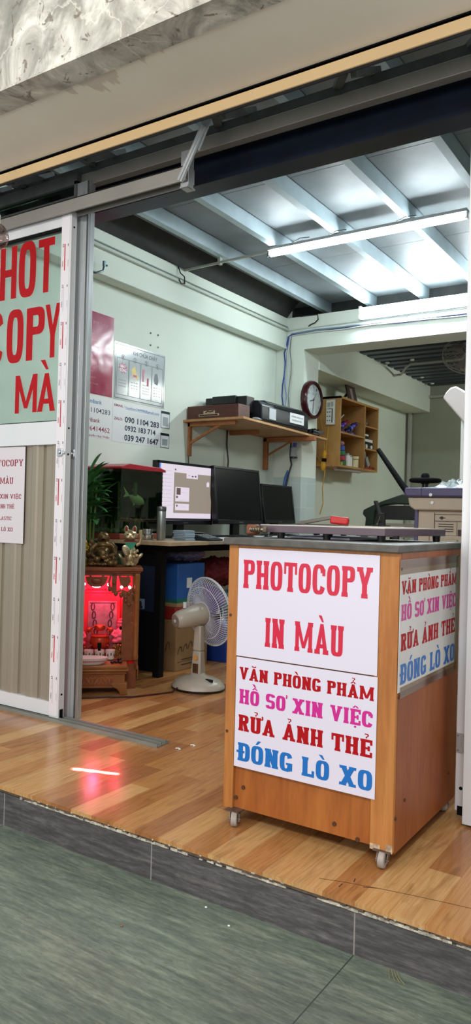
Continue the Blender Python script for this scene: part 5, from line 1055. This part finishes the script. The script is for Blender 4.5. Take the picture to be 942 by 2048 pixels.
def cage(nm, sgn):
    g = MB(); c = R0+ax*.225
    for r, z in ((.187, 0), (.186, .004*sgn), (.14, .035*sgn), (.062, .045*sgn)): g.tube([c+q_ @ Vector((r*math.cos(k*PI/24), r*math.sin(k*PI/24), z)) for k in range(48)], .003 if r > .18 else .0018, n=5, closed=True)
    for k in range(76):
        a = k*2*PI/76; tw = .18
        g.tube([c+q_ @ Vector((r*math.cos(a+tw*(1-r/.187)), r*math.sin(a+tw*(1-r/.187)), z)) for r, z in ((.056, .046*sgn), (.10, .043*sgn), (.14, .036*sgn), (.17, .022*sgn), (.187, 0))], .0011, n=4)
    return g.build(nm, M_WIRE, fn_)
cage('rear_guard', -1); cage('front_guard', 1)
g = MB(); c = R0+ax*.225
for k in range(3):
    a0 = k*2*PI/3; vs = []; fs = []
    for i in range(7):
        for j in range(5):
            r = .035+.125*i/6; a = a0+(j/4-.5)*(1.5-.3*i/6); vs.append(c+q_ @ Vector((r*math.cos(a), r*math.sin(a), (j/4-.5)*.035)))
    for i in range(6):
        for j in range(4): b = i*5+j; fs.append((b, b+1, b+6, b+5))
    g.add(vs, fs)
g.cyl(c-ax*.02, c+ax*.02, .036, n=24); g.build('blades', mat('violet translucent blade', '#6e66a0', .25, trans=.35), fn_)
MB().box(tuple(c+ax*.035-Vector((.03, .003, .018))), tuple(c+ax*.035+Vector((.03, .003, .018)))).build('badge', M_WHITE, fn_)
tag(MB().tube([(-2.38, 3.12, .02), (-2.38, 3.08, .006), (-2.42, 2.99, .005), (-2.47, 2.88, .005), (-2.56, 2.80, .005), (-2.68, 2.67, .005), (-2.80, 2.58, .005)], .004).build('electric_cable', mat('dark red cord', '#3a0d0e', .5)), 'dark cord on the floor from the fan to the altar', 'cord')
dm = MB(); rr = random.Random(8)
dbx = [(-1.80, 2.36), (-1.78, 2.43), (-1.55, 2.55)]
for i, (x, y) in enumerate(dbx):
    tag(MB().tube([(x, y, .003), (x+.01, y+.006, .004), (x+.022, y+.002, .003), (x+.02, y-.006, .003)], .0022, n=6).build('paper_scrap', M_WHITE), 'tiny white scrap on the laminate, %s' % ('the one nearest the end of the track', 'the one further in', 'the one nearest the counter')[i], 'scrap')

# ------------------------------------------------------------------ altar cabinet
M_ALT = wood('reddish altar wood', '#7d4424', '#93552f', (1, 1, 1), .35, 6, '#3c1c0e'); M_ALT2 = wood('amber altar wood', '#8f5a2a', '#a56f38', (.6, 1, 1.5), .3, 6, '#4c2810')
# the altar stands turned towards the street; it is built in its own frame: x to the right, y to the back, origin at the right front foot
XF = Matrix.Translation((-2.53, 2.90, 0)) @ Matrix.Rotation(math.radians(43), 4, 'Z')
al = thing('altar_cabinet', 'carved wooden floor altar lit red inside beside the door post', 'altar', (-.166, .15, 0))
L, Rr, W0, W1 = -.387, .058, .13, .34
MB().box((L-.012, W0-.03, .616), (Rr+.012, W1+.01, .634)).box((L-.004, W0-.02, .608), (Rr+.004, W1, .616)).build('top', M_ALT, al, bevel=.003)
MB().box((Rr-.02, W0+.01, .10), (Rr, W1, .608)).build('side_panel', M_ALT, al); MB().box((L, W0+.01, .10), (L+.02, W1, .608)).build('side_panel', M_ALT, al)
M_REDP = mat('red painted altar lining', '#c8384a', .5)
MB().box((L+.02, W1-.012, .10), (Rr-.02, W1, .608)).box((L+.02, W0+.02, .59), (Rr-.02, W1, .607)).build('back_panel', M_REDP, al)
for x in (Rr-.016, L+.016): MB().lathe([(.014, 0), (.017, .015), (.013, .03), (.012, .22), (.014, .40), (.017, .43), (.014, .45)], (x, W0-.003, .155), n=18).build('column', M_ALT2, al)
# carved front: jambs and pierced valance
v_ = MB(); cx = -.166
for s in (1, -1):
    X0 = lambda t: cx+s*t
    def pb(a, b, c, d, z0, z1): v_.box((min(X0(a), X0(b)), c, z0), (max(X0(a), X0(b)), d, z1))
    pb(.136, .195, W0, W0+.01, .15, .49)
    v_.prism([(X0(.136), .49), (X0(.195), .49), (X0(.195), .535), (X0(.172), .522), (X0(.15), .50), (X0(.128), .515)], 'y', W0, W0+.009)
    pb(.078, .104, W0, W0+.012, .50, .60); pb(.185, .21, W0, W0+.012, .46, .60)
    v_.prism([(X0(.113), .585), (X0(.172), .585), (X0(.176), .56), (X0(.16), .535), (X0(.143), .528), (X0(.122), .545)], 'y', W0+.001, W0+.009)
    for a, za, b, zb in ((.074, .60, .062, .55), (.062, .55, .078, .51), (.09, .50, .13, .515), (.13, .515, .186, .495), (.042, .60, .028, .583), (.112, .60, .122, .582), (.165, .60, .158, .58)): v_.bar((X0(a), W0+.005, za), (X0(b), W0+.005, zb), .012, .010)
    for a, z in ((.068, .522), (.10, .497), (.128, .49), (.15, .478), (.168, .50), (.09, .553), (.198, .52), (.152, .46), (.17, .44)): v_.ell((X0(a), W0+.003, z), (.012, .007, .014), n=6)
v_.prism([(cx-.058, .585), (cx+.058, .585), (cx+.048, .55), (cx+.03, .535), (cx, .53), (cx-.03, .535), (cx-.048, .55)], 'y', W0+.001, W0+.011)
v_.box((L, W0, .590), (Rr, W0+.012, .609)); v_.ell((cx, W0, .562), (.03, .006, .015), n=8)
v_.build('carved_valance', M_ALT, al, smooth=50)
MB().box((-.335, 0, .131), (.0, .31, .148)).box((-.343, -.008, .119), (.006, .20, .131)).box((-.335, .002, .105), (-.004, .2, .119)).build('altar_table', M_ALT2, al, bevel=.004)
MB().box((-.325, .012, .036), (-.012, .13, .105)).build('drawer_box', M_ALT2, al)
MB().box((L+.01, .14, 0), (Rr-.01, W1-.01, .13)).build('plinth', M_ALT, al)
for s in (1, -1):
    q_ = [(a if s == 1 else -.332-a, b) for a, b in ((-.052, .06), (0, .06), (0, .008), (.004, 0), (-.034, 0), (-.036, .012), (-.05, .03), (-.075, .042), (-.082, .06))]
    MB().prism(q_, 'y', .004, .05).build('foot', M_ALT2, al, bevel=.003)
MB().box((-.27, .009, .045), (-.07, .0125, .098)).build('drawer_front', M_ALT, al)
q = MB()
for k in range(14): a = -.262+.0138*k; q.tube([(a+.009*math.cos(w*.7), .009, .072+.017*math.sin(w*.7+k)) for w in range(8)], .0022, n=4)
for k in range(7): q.tube([(Rr+.001, .17+.022*k+.01*math.cos(w*.7), .075+.035*math.sin(w*.7+k)) for w in range(8)], .003, n=4)
for k in range(4): q.tube([(.018+.012*math.cos(w*.8), W0-.001, .48-.05*k+.02*math.sin(w*.8)) for w in range(8)], .0018, n=4)
q.build('carving', wood('pale carving', '#9a6536', '#b47a44', (1, 1, 1), .4), al)
M_LED = mat('red led bulb', '#ffffff', .3, emit='#ffb0b8', es=60); M_LAMP = mat('altar lamp', '#ffffff', .3, emit='#ffd8e4', es=40)
for x, z in ((-.229, .545), (-.104, .543), (-.037, .530), (.005, .530), (-.295, .530)): MB().ell((x, W0+.02, z), .007, n=8).build('led_bulb', M_LED, al)
MB().ell((-.166, W0+.03, .532), (.022, .012, .006), n=10).build('lamp_lens', M_LAMP, al)
pq = thing('altar_plaque', 'framed plaque with dragon scrollwork at the back of the altar', 'plaque', (-.13, .30, .148))
MB().box((-.245, .30, .149), (-.035, .325, .49)).box((-.25, .295, .48), (-.03, .327, .50)).build('frame', mat('red lacquer', '#c02a38', .35), pq, bevel=.006); MB().box((-.208, .296, .16), (-.055, .301, .44)).build('panel', mat('silvery plaque', '#8d7076', .35, var=.3, scale=30), pq)
q = MB()
for s in (-1, 1):
    for k in range(5): q.tube([(-.131+s*(.052-.006*k+.009*math.cos(w*.8)), .294, .41-.045*k+.02*math.sin(w*.8)) for w in range(9)], .0030, n=5)
q.tube([(-.20, .294, .43), (-.062, .294, .43)], .002, n=4); q.build('scrollwork', mat('dark scrollwork', '#40181e', .5), pq)
M_BURN = mat('gilded red burner', '#b5482a', .35, metal=.4)
ib = MB(); c = Vector((-.143, .245, .1485)); ib.lathe([(.045, 0), (.05, .01), (.035, .03), (.03, .045), (.045, .06), (.052, .085), (.045, .105), (.052, .115), (.035, .117)], c, n=28)
for s in (-1, 1):
    ib.tube([c+Vector((s*.05, 0, .08)), c+Vector((s*.075, 0, .10)), c+Vector((s*.07, 0, .135)), c+Vector((s*.055, 0, .13))], .006, n=8); ib.ell(c+Vector((s*.055, 0, .145)), (.018, .011, .012), n=6)
    ib.tube([c+Vector((s*.03, -.01, .115)), c+Vector((s*.05, -.01, .15)), c+Vector((s*.02, -.01, .17)), c+Vector((0, -.01, .15))], .005, n=6); ib.tube([c+Vector((s*.045, -.03, .02)), c+Vector((s*.06, -.03, .05)), c+Vector((s*.04, -.04, .07))], .005, n=6)
ib.ell(c+Vector((0, 0, .155)), (.03, .014, .018), n=8)
tag(ib.build('incense_burner', M_BURN), 'ornate dragon incense burner in the middle of the altar', 'incense burner')
tag(MB().box((-.153, .185, .205), (-.133, .195, .232)).cyl((-.143, .19, .149), (-.143, .19, .206), .008).build('dark_tablet', M_BLACKM), 'small dark tablet standing before the incense burner', 'tablet')
def deity(name, label, x, y, z, s, m, mp, ped):
    t = thing(name, label, 'figurine', (x, y, z)); c = Vector((x, y, z+ped)); q = MB()
    def V(a, b, d): return c+Vector((a, b, d))*s
    q.ell(V(0, 0, .022), (.042*s, .03*s, .022*s)); q.ell(V(0, 0, .05), (.032*s, .024*s, .034*s)); q.ell(V(0, -.008, .045), (.024*s, .02*s, .022*s)); q.ell(V(0, -.002, .095), (.0165*s, .016*s, .02*s))
    for d in (-1, 1): q.tube([V(d*.028, 0, .068), V(d*.042, -.01, .045), V(d*.02, -.026, .035)], [.012*s, .011*s, .007*s], n=8); q.ell(V(d*.026, -.014, .014), (.02*s, .018*s, .012*s)); q.ell(V(d*.0165, 0, .095), (.004*s, .005*s, .008*s), n=6)
    q.build('body', m, t, remesh=.0028*s)
    q = MB(); q.lathe([(.018*s, 0), (.02*s, .006*s), (.012*s, .012*s), (.014*s, .02*s), (.002, .026*s)], V(0, 0, .107), n=14); q.build('hat', m, t)
    q = MB(); q.ell(V(0, -.014, .083), (.008*s, .006*s, .012*s), n=8)
    for d in (-1, 1): q.ell(V(d*.006, -.015, .099), (.0022*s,)*3, n=6)
    q.build('face', M_BLACKM, t)
    q = MB().box((x-.04*s, y-.03*s, z), (x+.04*s, y+.03*s, z+ped)); rr = random.Random(2)
    for k in range(30): q.ell((x+rr.uniform(-.04, .04)*s, y-.03*s, z+rr.uniform(.005, ped*.95)), rr.uniform(.005, .009), n=5)
    q.build('pedestal', mp, t); return t
M_DEI = mat('rose painted figurine', '#d0647c', .35); M_GOLDP = mat('old gold pedestal', '#8a6a38', .35, metal=.7)
deity('seated_deity_figurine', 'small seated deity figurine glowing pink on the right of the altar', -.033, .25, .149, 1.02, M_DEI, M_GOLDP, .07)
deity('seated_deity_figurine', 'small seated deity figurine at the left of the altar by the door post', -.262, .25, .149, 1.02, M_DEI, M_GOLDP, .06)
for i, (x, y, r, z) in enumerate(((-.225, .235, .024, .175), (-.185, .21, .026, .165), (-.10, .21, .022, .165), (-.075, .225, .02, .175))):
    tag(MB().lathe([(r*.5, .149-z), (r*.5, .003), (r, .014), (r*.92, .014), (r*.4, .005), (.001, .005)], (x, y, z), n=20).build('offering_dish', mat('rose porcelain', '#d898a8', .25)), 'small pink footed offering dish before the burner, %s from the left' % ('first', 'second', 'third', 'fourth')[i], 'dish', 'offering dishes')
try_ = MB().lathe([(.085, 0), (.098, .008), (.112, .034), (.109, .035), (.092, .010), (.001, .008)], (-.208, .052, .149), n=44, sc=(1, .42, 1))
ty = tag(try_.build('oval_tray', mat('white porcelain', '#ddd6d2', .2)), 'long white porcelain tray at the front edge of the altar', 'tray')
q = MB()
for k in range(34): a = PI+PI*k/34; q.ell((-.208+.1045*math.cos(a), .052+.0435*math.sin(a), .168), (.005, .002, .005), n=4)
q.build('floral_print', mat('faded rose print', '#b07880', .4), ty)
cup_m = mat('printed porcelain', '#d9d4cc', .2)
def cup(x, y, z, lab):
    t = thing('tea_cup', lab, 'cup', (x, y, z), 'porcelain cups on the altar')
    MB().lathe([(.016, 0), (.022, .004), (.0262, .05), (.0245, .05), (.020, .006), (.001, .005)], (x, y, z), n=26).build('body', cup_m, t)
    q = MB()
    for k in range(9): a = k*2*PI/9; q.ell((x+.0238*math.cos(a), y+.0238*math.sin(a), z+.026+.006*(k % 2)), (.004, .004, .009), n=5)
    q.build('painted_flowers', mat('brown grey motif', '#6e5c4c', .5), t); return t
for i, x in enumerate((-.252, -.197, -.142)): cup(x, .165, .149, ('floral porcelain cup half hidden by the door post', 'floral porcelain cup in the middle of the row of three', 'floral porcelain cup at the right of the row of three')[i])
cup(-.086, .165, .149, 'floral porcelain cup standing alone at the right end')
for k, (x, y, z) in enumerate(((-.055, .07, .149), (-.075, .06, .149), (-.035, .065, .149), (-.05, .085, .155), (-.04, .075, .163))):
    tag(MB().ell((x, y, z+.007), (.012, .010, .0075), n=8).build('dried_fruit', mat('dark dried fruit', '#2a1210', .4)), 'dark dried fruit in the little heap on the altar corner', 'fruit', 'dried fruits on the altar corner')
# figures on the altar top
M_BRZ = mat('antique gold bronze', '#6e5838', .32, metal=.7, var=.5, scale=40)
bd = thing('laughing_buddha_statue', 'bronze laughing buddha statue on top of the altar', 'statue', (-.137, .22, .634))
c = Vector((-.137, .22, .634)); q = MB()
E_ = lambda x, y, z, a, b, d: q.ell(c+Vector((x, y, z)), (a, b, d), n=12)
E_(0, 0, .012, .082, .05, .014); E_(-.045, -.015, .028, .035, .03, .022); E_(.045, -.015, .028, .035, .03, .022); E_(0, 0, .07, .045, .035, .04); E_(0, -.018, .068, .034, .028, .03); E_(0, 0, .112, .04, .028, .022)
E_(0, -.006, .153, .029, .028, .031); E_(-.026, 0, .145, .006, .008, .016); E_(.026, 0, .145, .006, .008, .016); E_(0, -.022, .148, .02, .012, .014); E_(-.013, -.024, .153, .009, .007, .007); E_(.013, -.024, .153, .009, .007, .007)
q.tube([c+Vector(p) for p in ((-.035, 0, .118), (-.058, -.008, .09), (-.06, -.03, .06), (-.045, -.04, .05))], [.019, .018, .014, .009], n=10); q.tube([c+Vector(p) for p in ((.035, 0, .118), (.06, -.008, .095), (.062, -.03, .065), (.03, -.045, .055))], [.019, .018, .014, .009], n=10)
E_(-.068, -.02, .062, .02, .02, .016); E_(-.03, -.04, .038, .02, .014, .018); E_(.005, -.044, .050, .024, .012, .014); E_(.04, -.045, .02, .022, .016, .018); E_(.062, -.035, .018, .016, .015, .018); E_(.055, -.042, .045, .008, .008, .012); E_(-.06, -.035, .012, .02, .015, .012)
rr = random.Random(14)
for k in range(26): a = rr.uniform(PI, 2*PI); E_(.078*math.cos(a), .045*math.sin(a), rr.uniform(.008, .04), .010, .009, .009)
for k in range(10): E_(-.07+rr.uniform(-.012, .012), 0, .07+rr.uniform(0, .06), .012, .012, .014)
q.build('body', M_BRZ, bd, remesh=.0022)
q = MB(); q.ell(c+Vector((0, -.033, .142)), (.011, .004, .006), n=8)
for s in (-1, 1): q.ell(c+Vector((s*.010, -.029, .160)), (.005, .002, .0015), n=6)
q.build('face_marks', M_BLACKM, bd)
M_GOLD = mat('bright gold plating', '#c4b58e', .25, metal=.7)
ka = thing('lucky_cat_statue', 'gold beckoning lucky cat statue with a green bib on the altar', 'statue', (.004, .22, .634))
c = Vector((.004, .22, .634)); q = MB()
def E2(mb, x, y, z, a, b, d, rot=None): mb.ell(c+Vector((x, y, z)), (a, b, d), n=12, rot=rot)
E2(q, 0, 0, .075, .032, .028, .05); E2(q, 0, -.012, .05, .026, .022, .035); E2(q, 0, 0, .165, .037, .030, .031); E2(q, -.013, -.022, .155, .012, .01, .009); E2(q, .013, -.022, .155, .012, .01, .009)
for s in (-1, 1): q.add([c+Vector(p) for p in ((s*.034, 0, .178), (s*.006, 0, .19), (s*.025, -.004, .226), (s*.02, .012, .185))], [(0, 1, 2), (1, 3, 2), (3, 0, 2), (0, 3, 1)]); E2(q, s*.022, 0, .198, .013, .008, .02); E2(q, s*.012, -.028, .012, .011, .014, .01)
q.tube([c+Vector(p) for p in ((.03, -.005, .115), (.05, -.008, .125), (.056, -.01, .15), (.054, -.012, .185), (.05, -.014, .196))], [.012, .011, .010, .010, .011], n=10)
q.build('body', M_GOLD, ka, remesh=.0025)
q = MB(); prof = [(.0, .008), (.03, .01), (.05, .035), (.062, .06)]
q.lathe([(.012, .0), (.03, .004), (.042, .022), (.048, .046), (.044, .046), (.038, .026), (.02, .012)], c+Vector((0, .006, 0)), n=30, sc=(1.1, .55, 1)); q.ell(c+Vector((-.05, .004, .054)), (.010, .007, .018), rot=RY(-.7)); q.ell(c+Vector((.053, .004, .056)), (.010, .007, .02), rot=RY(.8))
q.build('ingot', M_GOLD, ka)
q = MB(); q.add([c+Vector(p) for p in ((-.030, -.022, .128), (.030, -.022, .128), (.020, -.034, .105), (0, -.038, .090), (-.02, -.034, .105), (-.030, -.018, .128), (.030, -.018, .128), (.02, -.028, .105), (0, -.03, .09), (-.02, -.028, .105))], [(0, 1, 2, 3, 4), (9, 8, 7, 6, 5), (0, 5, 6, 1), (1, 6, 7, 2), (2, 7, 8, 3), (3, 8, 9, 4), (4, 9, 5, 0)]); q.build('bib', mat('green enamel bib', '#1e8a68', .3), ka)
q = MB(); q.tube([c+Vector((.03*math.cos(a*PI/10), .025*math.sin(a*PI/10), .136)) for a in range(20)], .004, n=8, closed=True)
for s in (-1, 1): q.ell(c+Vector((s*.022, -.0075, .200)), (.007, .003, .014), n=8)
q.ell(c+Vector((0, -.033, .158)), (.0025,)*3, n=6); q.build('collar_and_ears', mat('red enamel', '#7c1418', .35), ka)
q = MB(); q.ell(c+Vector((-.022, -.042, .088)), (.019, .004, .030), n=14, rot=RY(-.45)); q.build('coin', M_GOLD, ka)
q = MB()
for k in range(6): q.bar(c+Vector((-.036+.004*k, -.0475, .104-.007*k)), c+Vector((-.016+.004*k, -.0475, .107-.007*k)), .0022, .001, up=(0, 1, 0))
for s in (-1, 1): q.ell(c+Vector((s*.013, -.0275, .17)), (.004, .002, .003), n=6)
q.build('face_marks', M_BLACKM, ka)
q = MB(); 
for x, z, r in ((.022, .075, .012), (.034, .06, .010), (.02, .055, .010), (.036, .085, .009)): q.ell(c+Vector((x, -.03, z)), r, n=8)
q.build('gold_balls', M_GOLD, ka)
gv_ = thing('gold_vase', 'bright yellow gold vase at the left end of the altar top', 'vase', (-.242, .22, .634))
MB().lathe([(.028, 0), (.032, .004), (.032, .014), (.024, .018), (.028, .028), (.028, .034), (.018, .045), (.024, .075), (.03, .10), (.022, .125), (.014, .14), (.02, .165), (.026, .172), (.02, .168)], (-.242, .22, .634), n=30).build('body', mat('yellow gold', '#b89a2c', .3, metal=.6), gv_)
q = MB(); rr = random.Random(9)
for k in range(16): a = PI+PI*k/15; q.ell((-.242+.028*math.cos(a), .22+.026*math.sin(a), .634+.085+.02*math.sin(k*2)), .008, n=6)
q.build('relief', mat('yellow gold', '#b89a2c'), gv_)

XF = None

# ------------------------------------------------------------------ debris outside
rr = random.Random(31)
for i, (x, y) in enumerate(((-1.05, 1.62), (-1.27, 1.46), (-1.15, 1.66))):
    tag(MB().ell((x, y, -.126), (.004, .003, .002), n=6).build('pebble', M_WHITE if i != 1 else mat('brown crumb', '#8a5a3a', .7)), 'tiny %s crumb on the street tiles, %s' % (('white', 'brown', 'white')[i], ('the middle one', 'the farthest from the kerb', 'the one nearest the kerb')[i]), 'crumb')
dl = MB()
for k in range(4): dl.tube([(-.645+.006*k, 1.688, -.1265), (-.64+.010*k, 1.672-.003*k, -.126), (-.63+.012*k, 1.652, -.1272)], .0009, n=5)
tag(dl.build('straw_tuft', mat('dry straw', '#8f8560', .8)), 'tuft of dry straw at the foot of the kerb', 'straw')
sk_ = MB()
sk_.tube([(-.86, 1.745, .0004), (-.80, 1.765, .0004), (-.70, 1.79, .0004), (-.60, 1.81, .0004), (-.48, 1.83, .0004)], .0006, n=4)
for a, b in (((-.80, 1.735), (-.80, 1.755)), ((-.78, 1.78), (-.785, 1.80)), ((-.75, 1.77), (-.72, 1.785))): sk_.bar((a[0], a[1], .0003), (b[0], b[1], .0003), .0025, .0006)
struct('floor_scratches', sk_, mat('scratch', '#4a2c18', .7))

# ------------------------------------------------------------------ camera
F, yaw, pitch, roll, H = 1509.655, -0.5807011, 0.00478997, 0.02636374, .92
cy_, sy_, cp_, sp_ = math.cos(yaw), math.sin(yaw), math.cos(pitch), math.sin(pitch)
fwd = Vector((sy_*cp_, cy_*cp_, sp_)); rt = Vector((cy_, -sy_, 0)); up = rt.cross(fwd)
r2 = rt*math.cos(roll)+up*math.sin(roll); u2 = up*math.cos(roll)-rt*math.sin(roll)
cd_ = bpy.data.cameras.new('camera'); co = bpy.data.objects.new('camera', cd_); C.objects.link(co)
M = Matrix((r2, u2, -fwd)).transposed().to_4x4(); M.translation = Vector((0, 0, H)); co.matrix_world = M
cd_.sensor_fit = 'VERTICAL'; cd_.sensor_height = 24; cd_.lens = F*24/2048; cd_.clip_start = .05
bpy.context.scene.camera = co

# ------------------------------------------------------------------ lights
def area(name, loc, tgt, sx, sy, power, col, spread=180):
    l = bpy.data.lights.new(name, 'AREA'); l.shape = 'RECTANGLE'; l.size = sx; l.size_y = sy; l.energy = power; l.color = col; l.spread = math.radians(spread)
    o = bpy.data.objects.new(name, l); C.objects.link(o); o.location = loc; o.rotation_euler = (Vector(tgt)-Vector(loc)).to_track_quat('-Z', 'Y').to_euler(); return o
area('hall_lamp_near', (.6, -1.0, 2.9), (-.9, 2.0, .3), 1.2, .3, 56, (1, .95, .92))
area('hall_lamp_left', (-2.6, -1.2, 3.0), (-2.2, 2.0, .3), 1.2, .3, 36, (1, .96, .93))
area('marble_fill', (-.8, .9, 3.6), (-1.2, 1.9, 2.6), 1.2, .3, 9, (1, .97, .9))  # added fill to brighten the marble; no sign is modelled there
area('soffit_fill', (-1.8, -3.2, 1.3), (-1.6, 2.0, 1.5), 3.2, 1.8, 75, (1, .96, .92))  # unseen fill added at street level to brighten soffit and counter front
def point(name, loc, e, col, r=.02):
    l = bpy.data.lights.new(name, 'POINT'); l.energy = e; l.color = col; l.shadow_soft_size = r
    o = bpy.data.objects.new(name, l); C.objects.link(o); o.location = loc
point('altar_red_lamp', (-2.78, 2.93, .50), 1.6, (1, .03, .16), .03)
point('altar_red_lamp_right', (-2.70, 3.02, .48), 1.0, (1, .03, .10), .02)
# added collimated red light that draws the streak on the laminate; source unseen
rl = area('red_streak_light', (-1.865, 1.983, 2.40), (-1.865, 1.983, 0), .17, .013, 3, (1, .06, .13), .6); rl.rotation_euler = (0, 0, .32)
area('rear_room_fill', (-.5, 7.3, 2.40), (-2.2, 7.0, 1.0), 1.2, .2, 22, (.93, 1, .92))  # unseen fill added to lift the dark rear room
w = bpy.data.worlds.new('world'); bpy.context.scene.world = w; w.use_nodes = True
w.node_tree.nodes['Background'].inputs[0].default_value = (.75, .8, .82, 1); w.node_tree.nodes['Background'].inputs[1].default_value = 1.0
vs_ = bpy.context.scene.view_settings; vs_.view_transform = 'Standard'; vs_.look = 'None'; vs_.gamma = 1; vs_.exposure = 0; vs_.use_curve_mapping = False
